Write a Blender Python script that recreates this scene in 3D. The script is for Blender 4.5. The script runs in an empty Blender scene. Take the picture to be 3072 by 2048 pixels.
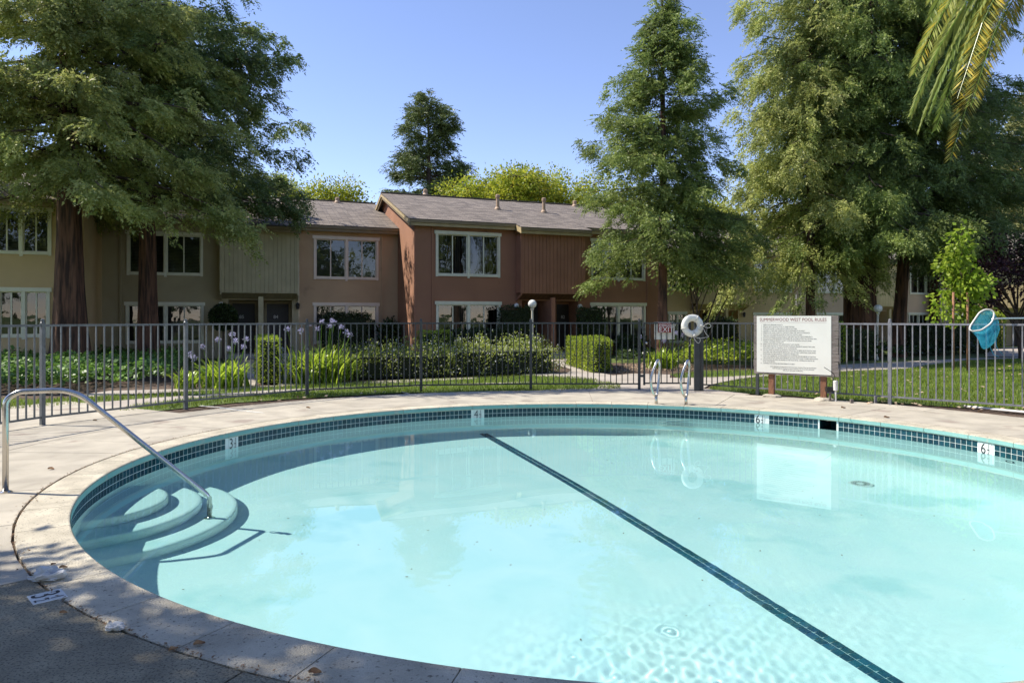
import bpy, math, random
import numpy as np
from mathutils import Vector, Matrix, noise

S = bpy.context.scene
COL = S.collection
rad = math.radians

# ---------------------------------------------------------------- camera, sky, sun, exposure
FPX, HOR, CX, CAMZ = 2100.0, 955.0, 1536.0, 1.5
cam = bpy.data.cameras.new('camera')
cam_ob = bpy.data.objects.new('camera', cam)
COL.objects.link(cam_ob)
S.camera = cam_ob
cam_ob.location = (0, 0, CAMZ)
cam_ob.rotation_euler = (math.pi / 2, 0, 0)
cam.sensor_width = 36
cam.lens = 36 * FPX / 3072
cam.shift_y = (HOR - 1024) / 3072
cam.clip_start, cam.clip_end = 0.1, 2000

EL, AZ = rad(51), rad(-9)
SUN_D = Vector((math.cos(EL) * math.cos(AZ), math.cos(EL) * math.sin(AZ), -math.sin(EL)))
world = bpy.data.worlds.new('World')
S.world = world
world.use_nodes = True
wt = world.node_tree
sky = wt.nodes.new('ShaderNodeTexSky')
sky.sky_type = 'NISHITA'
sky.sun_disc = False
sky.sun_elevation = EL
sky.sun_rotation = math.atan2(-SUN_D.x, -SUN_D.y)
sky.air_density = 0.8
sky.dust_density = 0.0
sky.ozone_density = 2.8
sky.altitude = 0
bg = wt.nodes['Background']
hue = wt.nodes.new('ShaderNodeMix'); hue.data_type = 'RGBA'; hue.blend_type = 'MULTIPLY'
hue.inputs[0].default_value = 1; hue.inputs[7].default_value = (.95, .82, .86, 1)      # camera white balance: a slightly violet blue
wt.links.new(sky.outputs[0], hue.inputs[6]); wt.links.new(hue.outputs[2], bg.inputs[0])
bg.inputs[1].default_value = 0.15
sl = bpy.data.lights.new('sun', 'SUN')
sl.energy = 3.9
sl.angle = rad(0.53)
sl.color = (1.0, 0.93, 0.82)
sl.cycles.is_caustics_light = True
sun_ob = bpy.data.objects.new('sun', sl)
COL.objects.link(sun_ob)
sun_ob.rotation_euler = SUN_D.to_track_quat('-Z', 'Y').to_euler()
sun_ob.location = (-20, 5, 30)
S.view_settings.view_transform = 'Standard'
S.view_settings.look = 'None'
S.view_settings.exposure = 0.95
S.view_settings.gamma = 1
S.view_settings.use_curve_mapping = False
S.cycles.caustics_refractive = True
S.cycles.caustics_reflective = False
S.cycles.use_denoising = True
S.cycles.max_bounces = 10
S.cycles.diffuse_bounces = 4
S.cycles.transparent_max_bounces = 16
S.cycles.sample_clamp_indirect = 6

# ---------------------------------------------------------------- helpers
def gp(px, py, z=0.0):
    Y = FPX * (CAMZ - z) / (py - HOR)
    return ((px - CX) / FPX * Y, Y)

def at(px, py, Y):
    return Vector(((px - CX) / FPX * Y, Y, CAMZ - (py - HOR) / FPX * Y))

def nmesh(name, V, F, mat, parent=None, smooth=False, attr=None):
    """mesh from numpy verts (n,3) and faces (m,k)"""
    V = np.asarray(V, dtype=np.float32)
    F = np.asarray(F, dtype=np.int32)
    me = bpy.data.meshes.new(name)
    k = F.shape[1]
    me.vertices.add(len(V)); me.vertices.foreach_set('co', V.ravel())
    me.loops.add(F.size); me.loops.foreach_set('vertex_index', F.ravel())
    me.polygons.add(len(F))
    me.polygons.foreach_set('loop_start', np.arange(len(F), dtype=np.int32) * k)
    if attr is not None:
        a = me.attributes.new('rnd', 'FLOAT', 'FACE')
        a.data.foreach_set('value', np.asarray(attr, dtype=np.float32))
    if smooth:
        me.polygons.foreach_set('use_smooth', np.ones(len(F), dtype=bool))
    me.update(calc_edges=True)
    me.materials.append(mat)
    return link(name, me, parent)

def link(name, me, parent=None, loc=None):
    o = bpy.data.objects.new(name, me)
    COL.objects.link(o)
    if parent is not None:
        o.parent = parent
    if loc is not None:
        o.location = loc
    return o

def tag(o, label=None, cat=None, group=None, kind=None):
    if label: o['label'] = label
    if cat: o['category'] = cat
    if group: o['group'] = group
    if kind: o['kind'] = kind
    return o

def empty(name, loc=(0, 0, 0), rz=0.0, label=None, cat=None, group=None, kind=None):
    o = bpy.data.objects.new(name, None)
    COL.objects.link(o)
    o.location = loc
    o.rotation_euler = (0, 0, rz)
    o.empty_display_size = 0.2
    return tag(o, label, cat, group, kind)

def copy_tree(o, parent=None):
    c = o.copy(); COL.objects.link(c); c.parent = parent
    for ch in list(o.children):
        copy_tree(ch, c)
    return c

class MB:
    """collects primitive shapes in local coordinates, builds one mesh"""
    def __init__(self):
        self.v = []; self.f = []
    def add(self, vs, fs):
        n = len(self.v)
        self.v += [tuple(p) for p in vs]
        self.f += [tuple(i + n for i in f) for f in fs]
        return self
    def box(self, x0, x1, y0, y1, z0, z1):
        vs = [(x0, y0, z0), (x1, y0, z0), (x1, y1, z0), (x0, y1, z0), (x0, y0, z1), (x1, y0, z1), (x1, y1, z1), (x0, y1, z1)]
        fs = [(0, 3, 2, 1), (4, 5, 6, 7), (0, 1, 5, 4), (1, 2, 6, 5), (2, 3, 7, 6), (3, 0, 4, 7)]
        return self.add(vs, fs)
    def bar(self, a, b, w, h, up=(0, 0, 1)):
        a = Vector(a); b = Vector(b); d = (b - a).normalized(); up = Vector(up)
        if abs(d.dot(up)) > 0.95: up = Vector((1, 0, 0))
        r = d.cross(up).normalized() * (w / 2); u = r.cross(d).normalized() * (h / 2)
        vs = [a - r - u, a + r - u, a + r + u, a - r + u, b - r - u, b + r - u, b + r + u, b - r + u]
        fs = [(0, 3, 2, 1), (4, 5, 6, 7), (0, 1, 5, 4), (1, 2, 6, 5), (2, 3, 7, 6), (3, 0, 4, 7)]
        return self.add(vs, [f[::-1] for f in fs])
    def quad(self, a, b, c, d):
        return self.add([a, b, c, d], [(0, 1, 2, 3)])
    def tube(self, pts, r, n=8, cap=True):
        pts = [Vector(p) for p in pts]
        rs = r if isinstance(r, (list, tuple)) else [r] * len(pts)
        vs = []; fs = []
        prev = None
        for i, p in enumerate(pts):
            d = (pts[min(i + 1, len(pts) - 1)] - pts[max(i - 1, 0)]).normalized()
            if prev is None:
                ref = Vector((0, 0, 1)) if abs(d.z) < 0.9 else Vector((1, 0, 0))
                a = d.cross(ref).normalized()
            else:
                a = (prev - d * prev.dot(d)).normalized()
            prev = a
            b = d.cross(a)
            for k in range(n):
                t = 2 * math.pi * k / n
                vs.append(p + (a * math.cos(t) + b * math.sin(t)) * rs[i])
        for i in range(len(pts) - 1):
            for k in range(n):
                q = i * n + k; w = i * n + (k + 1) % n
                fs.append((q, w, w + n, q + n))
        if cap:
            fs.append(tuple(range(n))[::-1]); fs.append(tuple(len(vs) - n + k for k in range(n)))
        return self.add(vs, fs)
    def lathe(self, prof, n=20, c=(0, 0, 0)):
        vs = []; fs = []
        for r, z in prof:
            for k in range(n):
                t = 2 * math.pi * k / n
                vs.append((c[0] + r * math.cos(t), c[1] + r * math.sin(t), c[2] + z))
        for i in range(len(prof) - 1):
            for k in range(n):
                q = i * n + k; w = i * n + (k + 1) % n
                fs.append((q, w, w + n, q + n))
        fs.append(tuple(range(n))[::-1]); fs.append(tuple((len(prof) - 1) * n + k for k in range(n)))
        return self.add(vs, fs)
    def sphere(self, c, r, n=16, m=10, sz=1.0):
        prof = [(max(1e-4, r * math.sin(math.pi * i / m)), -r * sz * math.cos(math.pi * i / m)) for i in range(m + 1)]
        return self.lathe(prof, n, c)
    def mesh(self, name, mat, smooth=False):
        me = bpy.data.meshes.new(name)
        me.from_pydata(self.v, [], self.f)
        if smooth:
            me.polygons.foreach_set('use_smooth', [True] * len(me.polygons))
        me.materials.append(mat)
        return me
    def build(self, name, mat, parent=None, smooth=False, loc=None):
        return link(name, self.mesh(name, mat, smooth), parent, loc)

def wbuild(mb, name, mat, parent, smooth=False):
    """world-space MB under a parent empty that is only translated / z-rotated"""
    M = Matrix.Translation(parent.location) @ Matrix.Rotation(parent.rotation_euler.z, 4, 'Z')
    Mi = M.inverted()
    mb.v = [tuple(Mi @ Vector(p)) for p in mb.v]
    return mb.build(name, mat, parent, smooth)

# ---------------------------------------------------------------- materials
def srgb(r, g, b):
    return tuple(((c / 255) / 12.92 if c / 255 <= 0.04045 else ((c / 255 + 0.055) / 1.055) ** 2.4) for c in (r, g, b))

def mat(name, c1, c2=None, rough=0.7, scale=3.0, detail=6.0, bump=0.0, bscale=60.0, metal=0.0, spec=0.5, rand=0.0,
        c3=None, s3=20.0, t3=0.62, stretch=None, distort=0.0, coat=0.0, ramp=(0.35, 0.65)):
    m = bpy.data.materials.new(name)
    m.use_nodes = True
    nt = m.node_tree; N = nt.nodes; Lk = nt.links
    b = N['Principled BSDF']
    b.inputs['Roughness'].default_value = rough
    b.inputs['Metallic'].default_value = metal
    b.inputs['Specular IOR Level'].default_value = spec
    b.inputs['Coat Weight'].default_value = coat
    if c2 is None: c2 = tuple(x * 0.85 for x in c1)
    g = N.new('ShaderNodeNewGeometry')
    vec = g.outputs['Position']
    if stretch:
        mp = N.new('ShaderNodeMapping'); mp.inputs['Scale'].default_value = stretch
        Lk.new(vec, mp.inputs[0]); vec = mp.outputs[0]
    n1 = N.new('ShaderNodeTexNoise'); n1.inputs['Scale'].default_value = scale; n1.inputs['Detail'].default_value = detail
    n1.inputs['Distortion'].default_value = distort
    Lk.new(vec, n1.inputs['Vector'])
    r = N.new('ShaderNodeValToRGB')
    r.color_ramp.elements[0].position = ramp[0]; r.color_ramp.elements[1].position = ramp[1]
    r.color_ramp.elements[0].color = (*c1, 1); r.color_ramp.elements[1].color = (*c2, 1)
    Lk.new(n1.outputs[0], r.inputs[0])
    col = r.outputs[0]
    if c3 is not None:
        n3 = N.new('ShaderNodeTexNoise'); n3.inputs['Scale'].default_value = s3; n3.inputs['Detail'].default_value = 4
        Lk.new(vec, n3.inputs['Vector'])
        r3 = N.new('ShaderNodeValToRGB'); r3.color_ramp.elements[0].position = t3; r3.color_ramp.elements[1].position = t3 + 0.08
        Lk.new(n3.outputs[0], r3.inputs[0])
        mx = N.new('ShaderNodeMix'); mx.data_type = 'RGBA'
        Lk.new(r3.outputs[0], mx.inputs[0]); Lk.new(col, mx.inputs[6]); mx.inputs[7].default_value = (*c3, 1)
        col = mx.outputs[2]
    if rand > 0:
        oi = N.new('ShaderNodeObjectInfo')
        mr = N.new('ShaderNodeMapRange'); mr.inputs[3].default_value = 1 - rand; mr.inputs[4].default_value = 1 + rand
        Lk.new(oi.outputs['Random'], mr.inputs[0])
        hs = N.new('ShaderNodeHueSaturation'); Lk.new(mr.outputs[0], hs.inputs['Value']); Lk.new(col, hs.inputs['Color'])
        col = hs.outputs[0]
    Lk.new(col, b.inputs['Base Color'])
    if bump > 0:
        n2 = N.new('ShaderNodeTexNoise'); n2.inputs['Scale'].default_value = bscale; n2.inputs['Detail'].default_value = 5
        Lk.new(vec, n2.inputs['Vector'])
        bp = N.new('ShaderNodeBump'); bp.inputs['Strength'].default_value = bump; bp.inputs['Distance'].default_value = 0.02
        Lk.new(n2.outputs[0], bp.inputs['Height']); Lk.new(bp.outputs[0], b.inputs['Normal'])
    return m

def leafmat(name, c1, c2, c3=None, transl=0.35, rough=0.5, cs=0.5, spec=0.35):
    m = bpy.data.materials.new(name)
    m.use_nodes = True
    nt = m.node_tree; N = nt.nodes; Lk = nt.links
    b = N['Principled BSDF']; out = N['Material Output']
    a = N.new('ShaderNodeAttribute'); a.attribute_name = 'rnd'
    r = N.new('ShaderNodeValToRGB')
    r.color_ramp.elements[0].color = (*c1, 1); r.color_ramp.elements[1].color = (*c2, 1)
    if c3 is not None:
        e = r.color_ramp.elements.new(0.93); e.color = (*c2, 1)
        r.color_ramp.elements[-1].position = 1.0; r.color_ramp.elements[-1].color = (*c3, 1)
    n1 = N.new('ShaderNodeTexNoise'); n1.inputs['Scale'].default_value = cs; n1.inputs['Detail'].default_value = 2
    g = N.new('ShaderNodeNewGeometry'); Lk.new(g.outputs['Position'], n1.inputs['Vector'])
    hs = N.new('ShaderNodeHueSaturation')
    mr = N.new('ShaderNodeMapRange'); mr.inputs[1].default_value = 0.3; mr.inputs[2].default_value = 0.7
    mr.inputs[3].default_value = 0.75; mr.inputs[4].default_value = 1.3
    Lk.new(n1.outputs[0], mr.inputs[0]); Lk.new(mr.outputs[0], hs.inputs['Value'])
    Lk.new(a.outputs['Fac'], r.inputs[0]); Lk.new(r.outputs[0], hs.inputs['Color'])
    Lk.new(hs.outputs[0], b.inputs['Base Color'])
    b.inputs['Roughness'].default_value = rough
    b.inputs['Specular IOR Level'].default_value = spec
    t = N.new('ShaderNodeBsdfTranslucent'); Lk.new(hs.outputs[0], t.inputs['Color'])
    mx = N.new('ShaderNodeMixShader'); mx.inputs[0].default_value = transl
    Lk.new(b.outputs[0], mx.inputs[1]); Lk.new(t.outputs[0], mx.inputs[2]); Lk.new(mx.outputs[0], out.inputs[0])
    return m

M = {}
M['concrete'] = mat('concrete', (.475, .43, .34), (.35, .315, .25), rough=.85, scale=2.4, detail=12, distort=.4, bump=.45, bscale=120, c3=(.30, .25, .20), s3=1.7, t3=.60, rand=.06)
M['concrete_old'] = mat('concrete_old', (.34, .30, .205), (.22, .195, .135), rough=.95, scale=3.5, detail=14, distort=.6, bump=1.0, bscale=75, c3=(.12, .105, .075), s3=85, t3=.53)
M['coping'] = mat('coping', (.61, .55, .42), (.43, .385, .29), rough=.85, scale=4.0, detail=12, distort=.5, bump=.8, bscale=90, c3=(.20, .175, .13), s3=42, t3=.60, rand=.08)
M['path'] = mat('path', (.42, .37, .31), (.34, .30, .25), rough=.9, scale=1.2, bump=.2, bscale=60, c3=(.2, .17, .13), s3=3, t3=.68)
M['kerb'] = mat('kerb', (.45, .41, .36), (.37, .33, .28), rough=.9, scale=4, bump=.2)
M['soil'] = mat('soil', (.11, .07, .045), (.055, .035, .022), rough=.95, scale=9, bump=.9, bscale=30, c3=(.26, .19, .14), s3=28, t3=.60)
M['lawn'] = mat('lawn', (.10, .14, .022), (.07, .11, .018), rough=.95, scale=4, bump=.6, bscale=50, c3=(.16, .13, .05), s3=3, t3=.62)
M['plaster'] = mat('plaster', (.90, .94, .90), (.80, .90, .87), rough=.8, scale=1.3, bump=.05, c3=(.66, .82, .80), s3=.9, t3=.58, distort=1.0)
M['tile'] = mat('tile', (.008, .040, .062), (.006, .055, .066), rough=.2, scale=6, rand=.35, spec=.35)
M['coping_aqua'] = mat('coping_aqua', (.20, .42, .38), (.26, .46, .42), rough=.7, scale=3, c3=(.36, .44, .38), s3=5, t3=.6)
M['tile_floor'] = mat('tile_floor', (.03, .08, .15), (.02, .10, .14), rough=.3, scale=6, rand=.3)
M['grout'] = mat('grout', (.85, .86, .80), rough=.9, scale=8)
M['marker'] = mat('marker', (.80, .80, .76), rough=.25, scale=5)
M['ink'] = mat('ink', (.012, .012, .015), rough=.5)
M['red_ink'] = mat('red_ink', (.22, .015, .02), rough=.5)
M['steel'] = mat('steel', (.62, .60, .56), (.50, .48, .45), rough=.22, scale=12, metal=1.0, stretch=(1, 1, .2))
M['iron'] = mat('iron', (.05, .055, .058), (.035, .04, .042), rough=.5, scale=8, bump=.1, c3=(.25, .26, .27), s3=18, t3=.70, metal=.0)
M['iron_mid'] = mat('iron_mid', (.13, .14, .145), (.09, .10, .10), rough=.4, scale=8, bump=.1, c3=(.05, .055, .055), s3=12, t3=.62)  # left bays: their bright sun highlights are put into a paler iron colour
M['iron_worn'] = mat('iron_worn', (.22, .22, .24), (.15, .15, .165), rough=.4, scale=8, bump=.1, c3=(.08, .08, .09), s3=12, t3=.62)
M['old_wood'] = mat('old_wood', (.24, .21, .19), (.15, .125, .11), rough=.85, scale=5, bump=.6, bscale=12, stretch=(1, 1, 14), rand=.12, c3=(.08, .06, .05), s3=7, t3=.68)
M['red_wood_post'] = mat('red_wood_post', (.27, .12, .06), (.17, .075, .04), rough=.8, scale=8, bump=.5, stretch=(6, 6, 1), bscale=10)
M['sign_white'] = mat('sign_white', (.76, .75, .68), (.70, .69, .62), rough=.45, scale=2)
M['white_pvc'] = mat('white_pvc', (.72, .71, .68), (.62, .6, .56), rough=.5, scale=6)
M['rope'] = mat('rope', (.7, .68, .62), (.5, .48, .42), rough=.9, scale=30)
M['black'] = mat('black', (.015, .015, .015), rough=.5)
M['globe'] = mat('globe', (.80, .80, .74), (.72, .72, .66), rough=.3, scale=5)
M['lamp_pole'] = mat('lamp_pole', (.62, .58, .48), (.5, .47, .38), rough=.5, scale=6)
M['bark'] = mat('bark', (.17, .085, .05), (.045, .026, .018), rough=.95, scale=3.2, detail=9, bump=1.0, bscale=5, stretch=(4, 4, .35), ramp=(.40, .62))
M['bark_grey'] = mat('bark_grey', (.13, .09, .065), (.06, .042, .03), rough=.95, scale=4, bump=.9, bscale=8, stretch=(3, 3, .5))
M['twig'] = mat('twig', (.12, .08, .055), (.07, .045, .03), rough=.9)
M['stake'] = mat('stake', (.35, .17, .09), (.25, .12, .07), rough=.8, scale=8)
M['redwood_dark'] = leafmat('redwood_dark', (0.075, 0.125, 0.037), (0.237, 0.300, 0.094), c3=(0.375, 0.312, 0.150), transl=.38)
M['redwood_lit'] = leafmat('redwood_lit', (0.175, 0.237, 0.056), (0.525, 0.537, 0.175), c3=(0.600, 0.500, 0.237), transl=.4)  # sunlit crowns: the brightness is put into the leaf colour
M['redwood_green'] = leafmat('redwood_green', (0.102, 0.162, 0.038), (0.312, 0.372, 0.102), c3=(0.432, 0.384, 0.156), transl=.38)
M['pine'] = leafmat('pine', (0.078, 0.111, 0.033), (0.195, 0.234, 0.078), transl=.25)
M['yellow_leaf'] = leafmat('yellow_leaf', (.17, .24, .02), (.50, .50, .05), c3=(.62, .50, .05), transl=.5, cs=.35)
M['maple_leaf'] = leafmat('maple_leaf', (0.208, 0.338, 0.026), (0.442, 0.546, 0.065), transl=.5)
M['plum_leaf'] = leafmat('plum_leaf', (.035, .012, .018), (.085, .028, .035), c3=(.16, .06, .06), transl=.3)
M['far_leaf'] = leafmat('far_leaf', (.13, .17, .05), (.36, .34, .13), c3=(.48, .32, .12), transl=.35)
M['palm_leaf'] = leafmat('palm_leaf', (.12, .17, .035), (.32, .34, .09), c3=(.55, .42, .06), transl=.35, rough=.55, spec=.3)
M['ivy'] = leafmat('ivy', (0.052, 0.130, 0.023), (0.195, 0.338, 0.052), transl=.3, rough=.45, spec=.4)
M['hedge_leaf'] = leafmat('hedge_leaf', (0.161, 0.253, 0.023), (0.437, 0.506, 0.057), transl=.4, cs=1.5, rough=.4)
M['dark_leaf'] = leafmat('dark_leaf', (0.020, 0.039, 0.011), (0.055, 0.088, 0.022), transl=.2, rough=.35)
M['strap_leaf'] = leafmat('strap_leaf', (.20, .33, .03), (.46, .56, .06), transl=.45, rough=.3, spec=.6)
M['flower'] = leafmat('flower', (.34, .33, .55), (.55, .53, .70), transl=.4)
M['white_flower'] = leafmat('white_flower', (.65, .65, .60), (.80, .80, .75), transl=.3)
M['grass'] = leafmat('grass', (.10, .17, .018), (.28, .36, .04), c3=(.33, .27, .10), transl=.4, cs=.8)
M['dead_leaf'] = mat('dead_leaf', (.16, .08, .035), (.28, .17, .08), rough=.8, scale=30, rand=.3)
M['pale_leaf'] = mat('pale_leaf', (.50, .40, .28), (.36, .24, .14), rough=.8, scale=30, rand=.3)
M['paper'] = mat('paper', (.62, .62, .60), (.45, .45, .43), rough=.7, scale=15)
M['net'] = leafmat('net', (.03, .36, .52), (.10, .58, .74), transl=.6, cs=9)
_nt = M['net'].node_tree; _o = _nt.nodes['Material Output']; _s = _o.inputs[0].links[0].from_socket
_t = _nt.nodes.new('ShaderNodeBsdfTransparent'); _m = _nt.nodes.new('ShaderNodeMixShader'); _m.inputs[0].default_value = .42     # open mesh of the netting
_nt.links.new(_s, _m.inputs[1]); _nt.links.new(_t.outputs[0], _m.inputs[2]); _nt.links.new(_m.outputs[0], _o.inputs[0])
M['blue'] = mat('blue', (.02, .35, .55), rough=.4)
M['aluminium'] = mat('aluminium', (.55, .70, .72), rough=.35, metal=.6)

def glassmat():
    m = bpy.data.materials.new('window_glass'); m.use_nodes = True
    nt = m.node_tree; N = nt.nodes; Lk = nt.links; N.remove(N['Principled BSDF'])
    out = N['Material Output']
    fr = N.new('ShaderNodeFresnel'); fr.inputs[0].default_value = 1.9
    tr = N.new('ShaderNodeBsdfTransparent'); tr.inputs[0].default_value = (.62, .66, .64, 1)
    gl = N.new('ShaderNodeBsdfGlossy'); gl.inputs['Roughness'].default_value = .02
    mx = N.new('ShaderNodeMixShader')
    nz = N.new('ShaderNodeTexNoise'); nz.inputs['Scale'].default_value = 1.7
    g = N.new('ShaderNodeNewGeometry'); Lk.new(g.outputs['Position'], nz.inputs['Vector'])
    bp = N.new('ShaderNodeBump'); bp.inputs['Strength'].default_value = .06; bp.inputs['Distance'].default_value = .05
    Lk.new(nz.outputs[0], bp.inputs['Height']); Lk.new(bp.outputs[0], gl.inputs['Normal'])
    Lk.new(fr.outputs[0], mx.inputs[0]); Lk.new(tr.outputs[0], mx.inputs[1]); Lk.new(gl.outputs[0], mx.inputs[2])
    Lk.new(mx.outputs[0], out.inputs[0])
    return m
M['glass'] = glassmat()

def watermat():
    m = bpy.data.materials.new('pool_water'); m.use_nodes = True
    nt = m.node_tree; N = nt.nodes; Lk = nt.links; N.remove(N['Principled BSDF'])
    g = N.new('ShaderNodeBsdfGlass'); g.inputs['IOR'].default_value = 1.333; g.inputs['Roughness'].default_value = 0
    g.inputs['Color'].default_value = (.755, .975, .98, 1)
    Lk.new(g.outputs[0], N['Material Output'].inputs[0])
    return m
M['water'] = watermat()

def roofmat():
    m = bpy.data.materials.new('shingles'); m.use_nodes = True
    nt = m.node_tree; N = nt.nodes; Lk = nt.links; b = N['Principled BSDF']
    tc = N.new('ShaderNodeTexCoord')
    br = N.new('ShaderNodeTexBrick')
    br.inputs['Scale'].default_value = 1.0
    br.inputs['Brick Width'].default_value = .45; br.inputs['Row Height'].default_value = .145
    br.inputs['Mortar Size'].default_value = .012; br.inputs['Bias'].default_value = 0
    br.offset = .37
    br.inputs['Color1'].default_value = (.27, .225, .185, 1); br.inputs['Color2'].default_value = (.12, .098, .082, 1)
    br.inputs['Mortar'].default_value = (.08, .07, .065, 1)
    Lk.new(tc.outputs['Object'], br.inputs['Vector'])
    nz = N.new('ShaderNodeTexNoise'); nz.inputs['Scale'].default_value = 3; nz.inputs['Detail'].default_value = 8
    Lk.new(tc.outputs['Object'], nz.inputs['Vector'])
    mr = N.new('ShaderNodeMapRange'); mr.inputs[3].default_value = .7; mr.inputs[4].default_value = 1.3
    Lk.new(nz.outputs[0], mr.inputs[0])
    hs = N.new('ShaderNodeHueSaturation'); Lk.new(br.outputs[0], hs.inputs['Color']); Lk.new(mr.outputs[0], hs.inputs['Value'])
    Lk.new(hs.outputs[0], b.inputs['Base Color']); b.inputs['Roughness'].default_value = .9
    bp = N.new('ShaderNodeBump'); bp.inputs['Strength'].default_value = .8; bp.inputs['Distance'].default_value = .02
    Lk.new(br.outputs['Fac'], bp.inputs['Height']); bp.invert = True; Lk.new(bp.outputs[0], b.inputs['Normal'])
    return m
M['roof'] = roofmat()

# ================================================================ GROUND
def poly_sheet(name, pts, z, m, kind='structure', label=None, parent=None):
    """flat polygon sheet; pts are ground (x, y)"""
    me = bpy.data.meshes.new(name)
    me.from_pydata([(x, y, z) for x, y in pts], [], [tuple(range(len(pts)))])
    me.update()
    if me.polygons[0].normal.z < 0: me.flip_normals()
    me.materials.append(m)
    o = link(name, me, parent)
    if parent is None: tag(o, label, None, None, kind)
    return o

PC = (1.08, 7.635)          # pool centre
PA, PB = 5.09, 4.72         # lip half axes
def ell(t, k=0.0):
    dt = (t - rad(285) + math.pi) % (2 * math.pi) - math.pi
    k += .10 * math.exp(-(dt / rad(35)) ** 2)          # the near side is a little fuller than a true ellipse
    return (PC[0] + (PA + k) * math.cos(t), PC[1] + (PB + k) * math.sin(t))

# ground sheet to the horizon, with the pool cut out of it
mb = MB()
NR = 96
rings = [0.30, 3.0, 12, 60, 300, 1500]
for i, k in enumerate(rings):
    for j in range(NR):
        x, y = ell(2 * math.pi * j / NR, k); mb.v.append((x, y, -0.035))
for i in range(len(rings) - 1):
    for j in range(NR):
        a = i * NR + j; b = i * NR + (j + 1) % NR
        mb.f.append((a, a + NR, b + NR, b))
gr = tag(mb.build('ground', M['soil']), kind='structure')
gr.data.materials.append(M['lawn'])
for i_, p_ in enumerate(gr.data.polygons): p_.material_index = 1 if i_ >= 2 * NR else 0

# concrete slabs of the pool deck -------------------------------------------------
deck = empty('pool_deck', (0, 0, 0), kind='structure')
def sector(k0, k1, t0, t1, z0, z1, gap=.006, n=None):
    """ring sector prism between ellipse offsets"""
    n = n or max(2, int(abs(t1 - t0) * 14))
    mb = MB(); vs = []
    for i in range(n + 1):
        t = t0 + (t1 - t0) * i / n
        e = 1 if i == 0 else (-1 if i == n else 0)
        for k in (k0, k1):
            g = gap * e / (PA + k)
            x, y = ell(t + g, k)
            vs.append((x, y, z1)); vs.append((x, y, z0))
    fs = []
    for i in range(n):
        a = i * 4; b = a + 4
        fs += [(a, a + 2, b + 2, b), (a + 2, a + 3, b + 3, b + 2), (a + 1, a, b, b + 1)]
    fs += [(0, 1, 3, 2), (n * 4, n * 4 + 2, n * 4 + 3, n * 4 + 1)]
    return mb.add(vs, fs)
CW = 0.335
inner = [15, 40, 63, 86, 112, 137, 158, 178, 197, 210, 225, 246, 272, 300, 330, 352, 375]
for a, b in zip(inner[:-1], inner[1:]):
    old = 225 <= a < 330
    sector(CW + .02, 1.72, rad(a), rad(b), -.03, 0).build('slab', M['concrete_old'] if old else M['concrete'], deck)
outer = [8, 35, 63, 86, 108, 130, 150, 172, 190, 210, 225, 246, 272, 300, 330, 352, 368]
def outk(a):
    a = a % 360
    return 2.35
for a, b in zip(outer[:-1], outer[1:]):
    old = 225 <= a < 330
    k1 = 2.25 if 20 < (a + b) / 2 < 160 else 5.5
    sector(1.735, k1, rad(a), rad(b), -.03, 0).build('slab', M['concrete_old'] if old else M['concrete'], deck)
# hairline cracks and sealed joints on the slabs
M['crack'] = mat('crack', (.06, .05, .04), rough=1)
def crack(pts, w, m, name='crack', z=.0025, jag=.012, seed=0):
    R = random.Random(seed); P = [Vector(gp(*p)) for p in pts]; out = []
    for a, b in zip(P[:-1], P[1:]):
        n = max(2, int((b - a).length / .07))
        for i in range(n): out.append(a.lerp(b, i / n) + Vector((R.uniform(-jag, jag), R.uniform(-jag, jag))))
    out.append(P[-1]); mb = MB()
    for i, p in enumerate(out):
        d = (out[min(i + 1, len(out) - 1)] - out[max(i - 1, 0)]).normalized(); q = Vector((-d.y, d.x)) * w / 2 * R.uniform(.4, 1.2)
        mb.v += [(p.x - q.x, p.y - q.y, z), (p.x + q.x, p.y + q.y, z)]
    mb.f = [(2 * i, 2 * i + 1, 2 * i + 3, 2 * i + 2) for i in range(len(out) - 1)]
    mb.build(name, m, deck)
crack([(285, 1322), (345, 1325), (420, 1327), (500, 1326)], .007, M['crack'], seed=1)
crack([(0, 1341), (60, 1334), (115, 1322)], .007, M['crack'], seed=2)
crack([(168, 1322), (230, 1312), (300, 1307)], .005, M['crack'], seed=3)
crack([(430, 1318), (450, 1311)], .008, M['crack'], seed=4)
crack([(0, 1900), (120, 1885), (260, 1898), (420, 1876)], .0025, M['crack'], seed=5)
crack([(2190, 1170), (2380, 1178), (2470, 1187)], .008, M['crack'], seed=6)
crack([(2480, 1262), (2640, 1243), (2760, 1237), (3072, 1252)], .012, M['kerb'], 'sealed_joint', jag=.004, seed=7)
crack([(602, 1217), (660, 1222), (720, 1231), (790, 1238)], .07, M['sign_white'], 'sealed_joint', z=.003, jag=.01, seed=8)
crack([(1205, 1175), (1245, 1186), (1285, 1198)], .05, M['kerb'], 'sealed_joint', z=.003, jag=.008, seed=9)
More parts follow.
